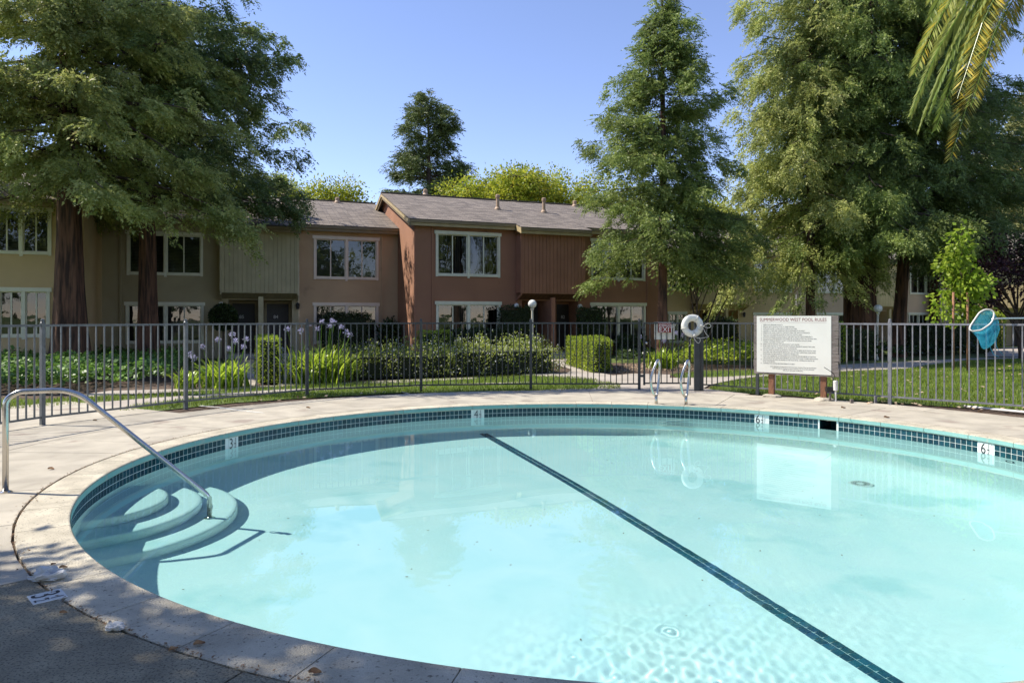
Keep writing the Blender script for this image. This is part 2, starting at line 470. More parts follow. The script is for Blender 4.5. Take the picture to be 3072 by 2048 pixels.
# concrete between ring and fence, outside the fence on the left, and by the gate
PX = lambda pts: [gp(x, y) for x, y in pts]
poly_sheet('path', PX([(-60, 1295), (-60, 1233), (0, 1229), (128, 1221), (204, 1211), (332, 1201), (459, 1190), (548, 1185), (600, 1183), (830, 1167), (1100, 1157.5), (1350, 1150), (1600, 1143),
                       (1600, 1145), (1350, 1153), (1100, 1162), (830, 1175), (600, 1190), (480, 1204), (380, 1218), (332, 1230), (250, 1262), (120, 1300)]), -.012, M['path'])
poly_sheet('path', PX([(1600, 1171), (1640, 1166), (1790, 1162), (1800, 1152), (1770, 1136), (1640, 1128), (1590, 1125), (1560, 1122), (1600, 1120), (1700, 1117), (1716, 1108), (1690, 1098),
                       (1728, 1095), (1745, 1105), (1800, 1117), (1840, 1124), (1900, 1119), (2010, 1122), (2010, 1132), (2150, 1129), (2300, 1122), (2340, 1118), (2440, 1096), (2620, 1088), (2900, 1074), (3100, 1068),
                       (3100, 1073), (2900, 1079), (2725, 1104), (2560, 1111), (2340, 1124), (2250, 1131), (2180, 1142), (2130, 1152), (2110, 1163), (2250, 1180), (2120, 1200), (1700, 1200)]), -.010, M['path'])
# walks up to the doors
poly_sheet('path', PX([(560, 1164), (780, 1156), (905, 1152), (1200, 1138), (1430, 1130), (1430, 1134), (1200, 1146), (920, 1152.5), (906, 1153), (700, 1166), (560, 1172), (220, 1190), (230, 1184), (330, 1170)]), -.011, M['path'])
poly_sheet('path', PX([(702, 1156), (712, 1088), (700, 1070), (762, 1070), (775, 1088), (765, 1156)]), -.0095, M['path'])
poly_sheet('path', PX([(835, 1153), (838, 1092), (820, 1070), (872, 1070), (880, 1095), (912, 1130), (925, 1152)]), -.009, M['path'])
poly_sheet('path', PX([(1690, 1100), (1655, 1085), (1640, 1062), (1700, 1062), (1728, 1096)]), -.0085, M['path'])
poly_sheet('path', PX([(2960, 1068), (2950, 1050), (2990, 1040), (3100, 1040), (3100, 1068)]), -.0085, M['path'])
# lawns
lawn_a = [(-60, 1233), (-60, 1196), (100, 1196), (215, 1190), (330, 1184), (470, 1178), (600, 1170), (780, 1160), (930, 1151), (1200, 1141), (1430, 1131), (1590, 1124), (1700, 1128), (1790, 1136), (1800, 1143), (1600, 1144), (1350, 1151), (1100, 1158), (830, 1168), (600, 1183), (332, 1201), (128, 1221)]
lawn_b = [(345, 1232), (400, 1213), (480, 1204), (600, 1190), (830, 1175), (1100, 1162), (1350, 1153), (1600, 1145), (1790, 1143), (1860, 1150), (1862, 1165), (1790, 1166), (1600, 1172), (1200, 1176), (900, 1192), (700, 1205), (480, 1228)]
lawn_c = [(2010, 1121), (2100, 1112), (2250, 1108), (2420, 1111), (2330, 1122), (2250, 1127), (2150, 1131), (2040, 1134)]
lawn_d = [(2120, 1166), (2160, 1148), (2230, 1134), (2340, 1125), (2560, 1112), (2725, 1105), (2800, 1092), (2900, 1081), (3100, 1074), (3300, 1080), (3300, 1260), (3072, 1236), (2960, 1224), (2750, 1210), (2500, 1196), (2380, 1184), (2250, 1178)]
for q in (lawn_a, lawn_b, lawn_c, lawn_d):
    poly_sheet('lawn', PX(q), -.016, M['lawn'])

rng = np.random.default_rng(7)
def inpoly(P, poly):
    x, y = P[:, 0], P[:, 1]; c = np.zeros(len(P), bool)
    n = len(poly)
    for i in range(n):
        x0, y0 = poly[i]; x1, y1 = poly[i - 1]
        m = (y0 > y) != (y1 > y)
        xi = (x1 - x0) * (y - y0) / (y1 - y0 + 1e-12) + x0
        c ^= m & (x < xi)
    return c
def scatter_poly(poly, dens):
    p = np.array(poly); lo = p.min(0); hi = p.max(0)
    n = int((hi[0] - lo[0]) * (hi[1] - lo[1]) * dens)
    Q = rng.uniform(lo, hi, (n, 2))
    return Q[inpoly(Q, poly)]
GV = []; GF = []
tot = 0
for q, dens in ((lawn_a, 520), (lawn_b, 620), (lawn_c, 400), (lawn_d, 520)):
    Q = scatter_poly(PX(q), dens)
    n = len(Q)
    a = rng.uniform(0, 2 * np.pi, n); h = rng.uniform(.025, .065, n); w = rng.uniform(.004, .009, n)
    ln = rng.uniform(-.03, .03, (n, 2))
    V = np.zeros((n, 3, 3))
    V[:, 0, 0] = Q[:, 0] - np.cos(a) * w; V[:, 0, 1] = Q[:, 1] - np.sin(a) * w
    V[:, 1, 0] = Q[:, 0] + np.cos(a) * w; V[:, 1, 1] = Q[:, 1] + np.sin(a) * w
    V[:, 2, :2] = Q + ln; V[:, 2, 2] = h
    V[:, :2, 2] = -.02
    GV.append(V.reshape(-1, 3)); GF.append(np.arange(n * 3).reshape(-1, 3) + tot); tot += n * 3
GV = np.concatenate(GV); GF = np.concatenate(GF)
tag(nmesh('grass', GV, GF, M['grass'], attr=rng.random(len(GF)) ** 1.3), 'short mown grass growing beyond the pool fence', None, None, 'stuff')

# ================================================================ POOL
pool = empty('swimming_pool', (PC[0], PC[1], 0), label='round in-ground swimming pool with pale plaster and dark blue waterline tile', cat='pool')
ZW = -.215
def floor_z(x, y):
    s = (x + .6) * .936 + (y - 12.25) * .353
    d = 1.37 + (min(s, 4.2) * .17 if s > 0 else s * .085)
    return ZW - d
def wv(x, y, z): return (x - PC[0], y - PC[1], z)
SK0, SK1 = None, None
def ang_for_px(px, k=.03, far=True):
    best = None
    for i in range(0, 20000):
        t = rad(-10 + 210 * i / 20000)
        x, y = ell(t, k)
        e = abs(x / y * FPX + CX - px)
        if best is None or e < best[0]: best = (e, t)
    return best[1]
SKa, SKb = ang_for_px(2528), ang_for_px(2443)
mb = MB(); N2 = 240; R2 = 34
prof = []
for i in range(R2 + 1): prof.append(i / R2)
WK = .03
idx = {}
def pv(x, y, z):
    mb.v.append(wv(x, y, z)); return len(mb.v) - 1
grid = []
for i in range(R2 + 1):
    row = []
    k = i / R2 * .955
    for j in range(N2):
        t = 2 * math.pi * j / N2
        x, y = ell(t, WK); x = PC[0] + (x - PC[0]) * k; y = PC[1] + (y - PC[1]) * k
        row.append(pv(x, y, floor_z(x, y)))
    grid.append(row)
# cove then wall
for kk, dz in ((.975, .03), (.990, .10), (.998, .20), (1, .34)):
    row = []
    for j in range(N2):
        t = 2 * math.pi * j / N2
        x, y = ell(t, WK); x = PC[0] + (x - PC[0]) * kk; y = PC[1] + (y - PC[1]) * kk
        row.append(pv(x, y, floor_z(x, y) + dz))
    grid.append(row)
for z in (-.60, -.235, -.07):
    row = []
    for j in range(N2):
        x, y = ell(2 * math.pi * j / N2, WK); row.append(pv(x, y, z))
    grid.append(row)
jsk = [j for j in range(N2) if SKa - .004 <= 2 * math.pi * j / N2 <= SKb + .004]
for i in range(len(grid) - 1):
    for j in range(N2):
        if i == len(grid) - 2 and j in jsk[:-1]: continue
        a, b = grid[i][j], grid[i][(j + 1) % N2]; c, d = grid[i + 1][(j + 1) % N2], grid[i + 1][j]
        mb.f.append((a, b, c, d))
mb.build('shell', M['plaster'], pool, smooth=True)
# skimmer mouth: a real recess behind the tile line
ta, tb = 2 * math.pi * jsk[0] / N2, 2 * math.pi * jsk[-1] / N2
mb = MB()
r0 = [(*ell(ta, WK), 0), (*ell(tb, WK), 0)]; r1 = [(*ell(ta, WK + .42), 0), (*ell(tb, WK + .42), 0)]
def q3(p, z): return wv(p[0], p[1], z)
mb.quad(q3(r1[0], -.26), q3(r1[1], -.26), q3(r1[1], -.07), q3(r1[0], -.07))
mb.quad(q3(r0[0], -.26), q3(r1[0], -.26), q3(r1[0], -.07), q3(r0[0], -.07))
mb.quad(q3(r0[1], -.26), q3(r1[1], -.26), q3(r1[1], -.07), q3(r0[1], -.07))
mb.quad(q3(r0[0], -.245), q3(r0[1], -.245), q3(r1[1], -.26), q3(r1[0], -.26))
mb.build('skimmer', M['tile'], pool)

# arc-length table
tt = np.linspace(0, 2 * np.pi, 7201)
xs = PC[0] + (PA + .02) * np.cos(tt); ys = PC[1] + (PB + .02) * np.sin(tt)
arc = np.concatenate([[0], np.cumsum(np.hypot(np.diff(xs), np.diff(ys)))])
TOT = arc[-1]
def t_at(s): return float(np.interp(s % TOT, arc, tt))
def s_at(t): return float(np.interp(t % (2 * math.pi), tt, arc))
# depth marker tiles
def text_mesh(txt, size, align='LEFT', font_extrude=0.0, name='text'):
    c = bpy.data.curves.new(name, 'FONT'); c.body = txt; c.size = size; c.align_x = align
    c.extrude = font_extrude; c.resolution_u = 3; c.offset = 0
    o = bpy.data.objects.new(name, c); COL.objects.link(o)
    dg = bpy.context.evaluated_depsgraph_get()
    me = bpy.data.meshes.new_from_object(o.evaluated_get(dg))
    bpy.data.objects.remove(o); bpy.data.curves.remove(c)
    return me
def text_part(txt, size, m, parent, Mx, name='lettering', align='LEFT', sx=1.0):
    me = text_mesh(txt, size, align)
    me.name = name; me.materials.clear(); me.materials.append(m)
    me.transform(Mx @ Matrix.Scale(sx, 4, (1, 0, 0)))
    return link(name, me, parent)
def joined_text(parts, m, parent, name='lettering'):
    """parts: (txt, size, Matrix)"""
    mb = MB()
    for txt, size, Mx, al, sx in parts:
        me = text_mesh(txt, size, al)
        Mq = Mx @ Matrix.Scale(sx, 4, (1, 0, 0))
        vs = [tuple(Mq @ v.co) for v in me.vertices]
        mb.add(vs, [tuple(p.vertices) for p in me.polygons])
        bpy.data.meshes.remove(me)
    return mb.build(name, m, parent)
def frame_m(o, r, u):
    r = Vector(r).normalized(); u = Vector(u).normalized(); n = r.cross(u)
    Mx = Matrix((r, u, n)).transposed().to_4x4(); Mx.translation = Vector(o)
    return Mx
def fraction_parts(Mx, digit, s):
    """digit and one-half, in a square of side s centred on the frame"""
    T = Matrix.Translation
    return [(digit, s * 1.28, Mx @ T((-s * .46, -s * .44, 0)), 'LEFT', .80),
            ('1', s * .58, Mx @ T((s * .17, s * .05, 0)), 'LEFT', .9),
            ('2', s * .58, Mx @ T((s * .14, -s * .45, 0)), 'LEFT', .9),
            ('-', s * .60, Mx @ T((s * .14, -s * .16, 0)), 'LEFT', 1.3)]
markers = []
for px, dg in ((696, '3'), (1433, '4'), (2280, '6'), (2959, '6')):
    t = ang_for_px(px); markers.append((t, dg))
    x, y = ell(t, .02)
    nrm = Vector((-math.cos(t) / PA, -math.sin(t) / PB, 0)).normalized()
    r = Vector((0, 0, 1)).cross(nrm) * 1.0
    o = Vector(wv(x, y, -.151)) + nrm * .004
    u = Vector((0, 0, 1))
    mk = MB()
    c = [o - r * .076 - u * .076, o + r * .076 - u * .076, o + r * .076 + u * .076, o - r * .076 + u * .076]
    back = [p - nrm * .008 for p in c]
    mk.add(c + back, [(0, 1, 2, 3), (4, 7, 6, 5), (0, 4, 5, 1), (1, 5, 6, 2), (2, 6, 7, 3), (3, 7, 4, 0)])
    k = mk.build('depth_marker', M['marker'], pool)
    joined_text(fraction_parts(frame_m(o + nrm * .0015, r, u), dg, .15), M['ink'], k)
# waterline tiles
s_marks = [s_at(t) for t, _ in markers]
ska, skb = s_at(ta), s_at(tb)
PITCH = TOT / round(TOT / .0764)
cand = []
for i in range(round(TOT / PITCH)):
    s = (i + .5) * PITCH
    if any(abs(s - q) < .110 for q in s_marks): continue
    if ska - .005 < s < skb + .005: continue
    t = t_at(s); x, y = ell(t, .02)
    cand.append((math.hypot(x, y), t))
tilemesh = MB().box(-.0355, .0355, 0, .008, -.0355, .0355).mesh('tile', M['tile'])
def visible(t):
    x, y = ell(t, .02)
    nx, ny = -math.cos(t), -math.sin(t)
    return (nx * -x + ny * -y) > 0 and abs(x / y) < .745
vis = sorted([c for c in cand if visible(c[1])])
rest = [c for c in cand if not visible(c[1])]
# beside each gap, fill the slots next to the markers with cut tiles
part_n = 0; stuff = MB()
def tile_at(t, z, joined):
    x, y = ell(t, .02)
    nrm = Vector((-math.cos(t) / PA, -math.sin(t) / PB, 0)).normalized()
    a = math.atan2(nrm.y, nrm.x) + math.pi / 2
    p = Vector(wv(x, y, z))
    if joined:
        Mx = Matrix.Translation(p) @ Matrix.Rotation(a, 4, 'Z')
        vs = [tuple(Mx @ Vector((sx * .0355, -.0 + 0, sz * .0355))) for sx, sz in ((-1, -1), (1, -1), (1, 1), (-1, 1))]
        stuff.add(vs, [(0, 1, 2, 3)])
    else:
        o = link('tile', tilemesh, pool, p); o.rotation_euler = (0, 0, a)
for d, t in vis:
    for z in (-.113, -.1895):
        if part_n < 300: tile_at(t, z, False); part_n += 1
        else: tile_at(t, z, True)
for d, t in rest:
    for z in (-.113, -.1895): tile_at(t, z, True)
tag(stuff.build('tile_band', M['tile'], pool), kind='stuff')
# grout behind the tiles
g = MB(); n = 240
for j in range(n + 1):
    x, y = ell(2 * math.pi * j / n, .0215); g.v.append(wv(x, y, -.075)); g.v.append(wv(x, y, -.229))
for j in range(n):
    tm = 2 * math.pi * (j + .5) / n
    if ta < tm < tb: continue
    g.f.append((2 * j, 2 * j + 1, 2 * j + 3, 2 * j + 2))
g.build('grout', M['grout'], pool)
# coping slabs with a rounded nose
cp_prof = [(CW, -.07), (CW, -.004), (CW - .006, 0), (.012, .001), (.003, -.004), (0, -.012), (0, -.060), (.006, -.070), (.022, -.075), (.05, -.075)]
NC = 50
for i in range(NC):
    s0 = TOT * i / NC + .25; s1 = s0 + TOT / NC
    mb = MB(); n = 5; m_ = len(cp_prof)
    for a in range(n + 1):
        s = s0 + .0035 + (s1 - s0 - .007) * a / n
        t = t_at(s)
        for k, z in cp_prof:
            x, y = ell(t, k); mb.v.append(wv(x, y, z))
    for a in range(n):
        for b in range(m_ - 1):
            q = a * m_ + b; mb.f.append((q, q + m_, q + m_ + 1, q + 1))
    mb.f.append(tuple(range(m_))); mb.f.append(tuple(n * m_ + b for b in range(m_))[::-1])
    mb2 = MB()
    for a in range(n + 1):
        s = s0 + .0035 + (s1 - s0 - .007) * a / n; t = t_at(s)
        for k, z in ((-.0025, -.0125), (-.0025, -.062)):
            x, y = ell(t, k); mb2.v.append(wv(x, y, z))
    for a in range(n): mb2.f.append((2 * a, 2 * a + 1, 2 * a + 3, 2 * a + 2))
    o = mb.build('coping_slab', M['coping'], pool)
    mb2.build('aqua_edge', M['coping_aqua'], o)  # aqua strip along the pool-side face of the slab
# joint bedding beneath the coping
g = MB(); n = 200
for j in range(n):
    x, y = ell(2 * math.pi * j / n, .05); g.v.append(wv(x, y, -.03))
    x, y = ell(2 * math.pi * j / n, CW + .06); g.v.append(wv(x, y, -.026))
for j in range(n):
    a = 2 * j; b = 2 * ((j + 1) % n); g.f.append((a, a + 1, b + 1, b))
g.build('joint', M['soil'], pool)
# entry steps on the left
SC = (-4.12, 6.76)
for r, z, zb in ((.72, ZW - .26, -2), (1.03, ZW - .52, -2), (1.37, ZW - .78, -2)):
    mb = MB(); n = 60; prof = [(0.0001, z), (r - .05, z), (r - .018, z - .008), (r - .004, z - .024), (r, z - .055), (r, z - .45)]
    for k, zz in prof:
        for j in range(n):
            t = 2 * math.pi * j / n; mb.v.append(wv(SC[0] + k * math.cos(t), SC[1] + k * math.sin(t), zz))
    for i in range(len(prof) - 1):
        for j in range(n):
            tm = 2 * math.pi * (j + .5) / n
            x, y = SC[0] + prof[i + 1][0] * math.cos(tm), SC[1] + prof[i + 1][0] * math.sin(tm)
            if ((x - PC[0]) / (PA + .2)) ** 2 + ((y - PC[1]) / (PB + .2)) ** 2 > 1: continue
            a = i * n + j; b = i * n + (j + 1) % n; mb.f.append((a, b, b + n, a + n))
    mb.build('step', M['plaster'], pool, smooth=True)
# lane line of tile pairs across the slope break
A = Vector((-.56, 12.12)); B = Vector((3.05, 2.75))
D = (B - A).normalized(); P = Vector((-D.y, D.x))
ltile = MB().box(-.0355, .0355, -.0355, .0355, 0, .004).mesh('floor_tile', M['tile_floor'])
L = (B - A).length; k = 0
i = 0
while i * .0762 < L:
    for sgn in (-1, 1):
        c = A + D * (i * .0762) + P * (.0381 * sgn)
        if ((c.x - PC[0]) / (PA - .05)) ** 2 + ((c.y - PC[1]) / (PB - .05)) ** 2 < 1:
            o = link('floor_tile', ltile, pool, wv(c.x, c.y, floor_z(c.x, c.y) + .001))
            o.rotation_euler = (0, 0, math.atan2(D.y, D.x)); k += 1
    i += 1
# main drain, wall fittings and wall treads
x, y = 4.58, 9.2
mb = MB().lathe([(.15, 0), (.15, .02), (.12, .03), (.02, .035)], 28)
o = mb.build('drain_cover', M['marker'], pool, smooth=False, loc=wv(x, y, floor_z(x, y)))
mb = MB()
for q in range(24):
    t = 2 * math.pi * q / 24
    mb.bar((.05 * math.cos(t), .05 * math.sin(t), .034), (.115 * math.cos(t), .115 * math.sin(t), .033), .006, .004)
mb.build('grille', M['ink'], o)
for px, z in ((3030, -.42), (2490, -.5)):
    t = ang_for_px(px); x, y = ell(t, .03)
    mb = MB()
    ring = [(.055 * math.cos(q * math.pi / 12), 0, .055 * math.sin(q * math.pi / 12)) for q in range(25)]
    mb.tube(ring, .012, 6, cap=False)
    o = mb.build('inlet', M['ink'] if px > 3000 else M['marker'], pool, smooth=True, loc=wv(x, y, z))
    o.rotation_euler = (0, 0, t + math.pi / 2)
t = ang_for_px(2012)
for z in (-.45, -.72, -1.0):
    x, y = ell(t, .03); nrm = Vector((-math.cos(t), -math.sin(t), 0))
    mb = MB().box(-.2, .2, -.05, .02, -.02, .02)
    o = mb.build('wall_tread', M['marker'], pool, loc=wv(x, y, z)); o.rotation_euler = (0, 0, t - math.pi / 2)

R = np.random.default_rng(77); n = 120
sp_ = []
while len(sp_) < n:
    x, y = R.uniform(-3, 5.8), R.uniform(3, 11.8)
    if ((x - PC[0]) / (PA - .3)) ** 2 + ((y - PC[1]) / (PB - .3)) ** 2 < 1: sp_.append(wv(x, y, floor_z(x, y) + .004))
sv = []; sf = []
for i, p in enumerate(sp_):
    a_ = R.uniform(0, 6.28); s_ = R.uniform(.005, .018)
    for q_ in range(4): sv.append((p[0] + s_ * math.cos(a_ + q_ * 1.57) * (1 if q_ % 2 else .45), p[1] + s_ * math.sin(a_ + q_ * 1.57) * (1 if q_ % 2 else .45), p[2]))
    sf.append((4 * i, 4 * i + 1, 4 * i + 2, 4 * i + 3))
tag(nmesh('debris', sv, sf, M['dead_leaf'], pool), kind='stuff')
# water ---------------------------------------------------------------------------
def grid_line(a, b, fa, fb, cs, fs):
    return np.concatenate([np.arange(a, fa, cs), np.arange(fa, fb, fs), np.arange(fb, b + cs, cs)])
gx = grid_line(PC[0] - PA - .2, PC[0] + PA + .2, -1.1, 2.3, .055, .0125)
gy = grid_line(PC[1] - PB - .2, PC[1] + PB + .2, 3.0, 5.6, .055, .0125)
nx_, ny_ = len(gx), len(gy)
Xg, Yg = np.meshgrid(gx, gy)
r_ = np.random.default_rng(3)
Z = np.zeros_like(Xg)
for _ in range(26):        # long gentle swell
    th = r_.uniform(0, 2 * np.pi); lam = r_.uniform(.5, 1.9); ph = r_.uniform(0, 6.28)
    Z += .00005 * lam * np.sin(2 * np.pi / lam * (np.cos(th) * Xg + np.sin(th) * Yg) + ph)
wgt = np.exp(-(((Xg - .35) / .8) ** 2 + ((Yg - 4.1) / .75) ** 2)) + .14 * np.exp(-(((Xg - 1.3) / 1.6) ** 2 + ((Yg - 5.0) / 1.2) ** 2))
for _ in range(60):        # short ripples where the return jet breaks the surface
    th = r_.uniform(0, 2 * np.pi); lam = r_.uniform(.05, .22); ph = r_.uniform(0, 6.28)
    Z += wgt * .00017 * lam / .2 * .55 * np.sin(2 * np.pi / lam * (np.cos(th) * Xg + np.sin(th) * Yg) + ph)
for _ in range(26):        # drop rings
    cx_, cy_ = r_.normal(.35, .5), r_.normal(4.0, .5); R = r_.uniform(.03, .075); lam = r_.uniform(.04, .07)
    dd = np.hypot(Xg - cx_, Yg - cy_)
    Z += .00018 * np.cos(2 * np.pi * dd / max(lam, .05)) * np.exp(-(dd / R) ** 2)
ins = ((Xg - PC[0]) / (PA + .20)) ** 2 + ((Yg - PC[1]) / (PB + .20)) ** 2 < 1
ins |= ((Xg - (PC[0] + (PA + .2) * math.cos((ta + tb) / 2))) ** 2 + (Yg - (PC[1] + (PB + .2) * math.sin((ta + tb) / 2))) ** 2) < .05
V = np.stack([Xg.ravel(), Yg.ravel(), (Z + ZW).ravel()], 1)
I = np.arange(nx_ * ny_).reshape(ny_, nx_)
q = np.stack([I[:-1, :-1], I[:-1, 1:], I[1:, 1:], I[1:, :-1]], -1).reshape(-1, 4)
keep = ins.ravel()[q].all(1); q = q[keep]
used = np.unique(q); remap = np.zeros(len(V), int); remap[used] = np.arange(len(used))
V = V[used]; q = remap[q]
water = nmesh('water', V, q, M['water'], smooth=True)
tag(water, kind='structure')
water.cycles.is_caustics_caster = True

# ================================================================ POOL EDGE METAL
def smooth_path(pts, r=.12, n=6):
    """round the corners of a polyline"""
    pts = [Vector(p) for p in pts]; out = [pts[0]]
    for i in range(1, len(pts) - 1):
        a, b, c = pts[i - 1], pts[i], pts[i + 1]
        rr = min(r, (a - b).length * .48, (c - b).length * .48)
        p0 = b + (a - b).normalized() * rr; p1 = b + (c - b).normalized() * rr
        for k in range(n + 1):
            t = k / n
            out.append(p0 * (1 - t) ** 2 + b * 2 * t * (1 - t) + p1 * t * t)
    out.append(pts[-1]); return out
rb = Vector((-4.37, 6.04, 0)); rf = Vector((-2.93, 6.78, 0)); rd = rf - rb
def rp(t, z): return (rd.x * t, rd.y * t, z)
hr = empty('pool_handrail', tuple(rb), label='bent stainless steel handrail running down over the entry steps', cat='handrail')
MB().tube(smooth_path([rp(0, -.02), rp(0, .80), rp(.055, .865), rp(.31, .865), rp(.985, -.20), rp(1, -.27), rp(1, -1.0)], .16, 8), .024, 14).build('rail', M['steel'], hr, True)
MB().lathe([(.05, 0), (.05, .008), (.03, .016)], 20).build('base_flange', M['steel'], hr)
MB().lathe([(.05, -1.0), (.05, -.985), (.03, -.97)], 20, rp(1, 0)).build('base_flange', M['steel'], hr)
def grab(px, py, label):
    x, y = gp(px, py)
    g = empty('grab_rail', (x, y, 0), rad(74), label=label, cat='grab rail', group='grab rails at the far pool edge')
    # x axis of the empty points away from the pool
    MB().tube([(0, 0, -.02), (0, 0, .17)], .026, 12).build('socket_post', M['steel'], g, True)
    loop = smooth_path([(0, .0, .13), (-.06, .045, .18), (-.13, .085, .34), (-.10, .07, .53), (-.02, .0, .72), (.05, -.035, .785), (.10, -.055, .70), (.09, -.045, .45), (.02, -.02, .18), (0, 0, .14)], .14, 6)
    MB().tube(loop, .023, 10).build('loop', M['steel'], g, True)
grab(1968.5, 1211, 'stainless grab rail nearer the gate latch post, first from the emergency exit')
grab(2058, 1213.5, 'stainless grab rail directly in front of the thick dark post with the life ring')

# ================================================================ FENCE
posts = [(-8.1, 5.2), (-7.35, 7.6), (-6.62, 9.87), (-5.50, 11.80), (-4.0, 13.66), (-1.9, 14.62), (0.4, 14.91), (2.71, 14.91), (3.90, 14.85), (4.91, 14.0), (6.72, 12.45), (8.30, 10.98), (9.5, 9.0), (9.9, 6.6)]
fence = empty('iron_fence', (0.4, 14.91, 0), label='long curved dark metal picket fence round the pool deck', cat='fence')
fo = Vector((0.4, 14.91, 0))
pick = MB().box(-.009, .009, -.009, .009, .125, 1.40).mesh('picket', M['iron'])
pick2 = pick.copy(); pick2.materials.clear(); pick2.materials.append(M['iron_worn'])
pm = MB().box(-.027, .027, -.027, .027, -.03, 1.425).lathe([(.031, 1.425), (.033, 1.44), (.022, 1.452), (.026, 1.47), (.018, 1.49), (.001, 1.495)], 10)
post_me = pm.mesh('post', M['iron']); post_me2 = post_me.copy(); post_me2.materials.clear(); post_me2.materials.append(M['iron_worn'])
post_me3 = post_me.copy(); post_me3.materials.clear(); post_me3.materials.append(M['iron_mid'])
pick3 = pick.copy(); pick3.materials.clear(); pick3.materials.append(M['iron_mid'])
for i, p in enumerate(posts):
    if i == 8: continue
    o = link('post', post_me2 if i >= 10 else (post_me3 if i < 4 else post_me), fence, Vector((*p, 0)) - fo)
    q = posts[min(i + 1, len(posts) - 1)]; r0_ = posts[max(i - 1, 0)]
    o.rotation_euler = (0, 0, math.atan2(q[1] - r0_[1], q[0] - r0_[0]))
for i in range(len(posts) - 1):
    if i == 7: continue      # gate opening
    a = Vector((*posts[i], 0)); b = Vector((*posts[i + 1], 0)); d = (b - a).normalized(); L = (b - a).length
    worn = i >= 9
    m_ = M['iron_worn'] if worn else (M['iron_mid'] if i < 4 else M['iron'])
    ang = math.atan2(d.y, d.x)
    for z, w in ((.11, .028), (1.40, .032)):
        MB().bar(a - fo + d * .027 + Vector((0, 0, z)), b - fo - d * .027 + Vector((0, 0, z)), .030, w).build('rail', m_, fence)
    n = round((L - .05) / .118)
    for k in range(1, n):
        p = a + d * (L * k / n)
        o = link('picket', pick2 if worn else (pick3 if i < 4 else pick), fence, p - fo); o.rotation_euler = (0, 0, ang)
for px in (2627,):
    x, y = gp(px, 1207); MB().box(x - fo.x - .02, x - fo.x + .02, y - fo.y - .02, y - fo.y + .02, -.02, .12).build('short_leg', M['iron_worn'], fence)

# thick double post the life ring hangs on
tp = empty('thick_post', (3.86, 14.62, 0), rad(-8), label='thick square dark metal gate post carrying the life ring', cat='post')
MB().box(-.055, .055, -.06, .06, -.03, 1.50).build('column', M['iron'], tp)
MB().lathe([(.03, 1.50), (.05, 1.52), (.045, 1.56), (.001, 1.58)], 12).build('cap', M['iron'], tp)
MB().box(.065, .135, -.03, .05, -.02, 1.40).build('back_post', M['iron'], tp)
# gate
gate = empty('gate', (2.80, 14.93, 0), label='dark metal picket gate closed beneath the emergency exit sign', cat='gate')
for x in (.02, .99): MB().box(x - .02, x + .02, -.02, .02, .08, 1.42).build('stile', M['iron'], gate)
for z in (.12, 1.40): MB().box(.04, .97, -.015, .015, z - .015, z + .015).build('gate_rail', M['iron'], gate)
for k in range(1, 8):
    link('picket', pick, gate, (.02 + .97 * k / 8, 0, 0))
MB().box(-.06, .0, -.02, .02, 1.28, 1.33).build('hinge', M['iron'], gate)
MB().box(-.06, .0, -.02, .02, .25, .30).build('hinge', M['iron'], gate)
MB().sphere((.055, -.06, .98), .028).build('knob', M['steel'], gate, True)
MB().bar((-.09, -.01, 1.40), (.10, -.03, 1.41), .012, .012).build('closer_arm', M['iron'], gate)

# emergency exit sign
xa, xb = (1963.7 - CX) / FPX * 14.93, (2024.6 - CX) / FPX * 14.93
za, zb_ = CAMZ - (1018 - HOR) / FPX * 14.93, CAMZ - (966 - HOR) / FPX * 14.93
ex = empty('exit_sign', ((xa + xb) / 2, 14.945, zb_), label='white board with a red EMERGENCY EXIT panel fixed on the gate', cat='sign')
w2 = (xb - xa) / 2; hh = zb_ - za
MB().box(-w2, w2, .012, .018, -hh, 0).build('board', M['sign_white'], ex)
MB().box(-w2 * .66, w2 * .62, -.036, -.030, -hh * .60, -hh * .04).build('red_panel', M['red_ink'], ex)
fm = frame_m((-w2 * .60, -.0375, -hh * .24), (1, 0, 0), (0, 0, 1))
T_ = Matrix.Translation
joined_text([('EMERGENCY', .078, fm @ T_((0, -.005, 0)), 'LEFT', .83), ('EXIT', .150, fm @ T_((.0, -hh * .32, 0)), 'LEFT', 1.02)], M['marker'], ex)
MB().box(-w2 * .66, w2 * .62, -.0372, -.0365, -hh * .052, -hh * .04).build('border', M['marker'], ex)

# life ring with rope
rc = at(2077, 977, 14.50)
lr = empty('life_ring', tuple(rc), rad(-6), label='white life ring with knotted rope hanging over the thick post', cat='life ring')
mb = MB(); n, m2 = 40, 14
for i in range(n):
    t = 2 * math.pi * i / n
    for j in range(m2):
        p = 2 * math.pi * j / m2
        r = .163 + .068 * math.cos(p)
        mb.v.append((r * math.cos(t), .055 * math.sin(p) + .05 * math.cos(t) * .6, r * 1.02 * math.sin(t)))
for i in range(n):
    for j in range(m2):
        mb.f.append((i * m2 + j, i * m2 + (j + 1) % m2, ((i + 1) % n) * m2 + (j + 1) % m2, ((i + 1) % n) * m2 + j))
mb.build('ring', M['sign_white'], lr, True)
for deg in (-30, -75, 195, 60):
    t = rad(deg); mb = MB(); pts = []
    for j in range(15):
        p = 2 * math.pi * j / 14; r = .163 + .073 * math.cos(p)
        pts.append((r * math.cos(t), .060 * math.sin(p) + .03 * math.cos(t), r * math.sin(t)))
    mb.tube(pts, .008, 6).build('rope_band', M['rope'], lr, True)
def wavy(pts, r=.006, name='rope'):
    MB().tube(smooth_path(pts, .08, 5), r, 6).build(name, M['rope'], lr, True)
wavy([(.16, -.05, -.08), (.24, -.06, .02), (.33, -.05, .06), (.38, -.05, -.02), (.30, -.05, -.05), (.20, -.06, .0)])
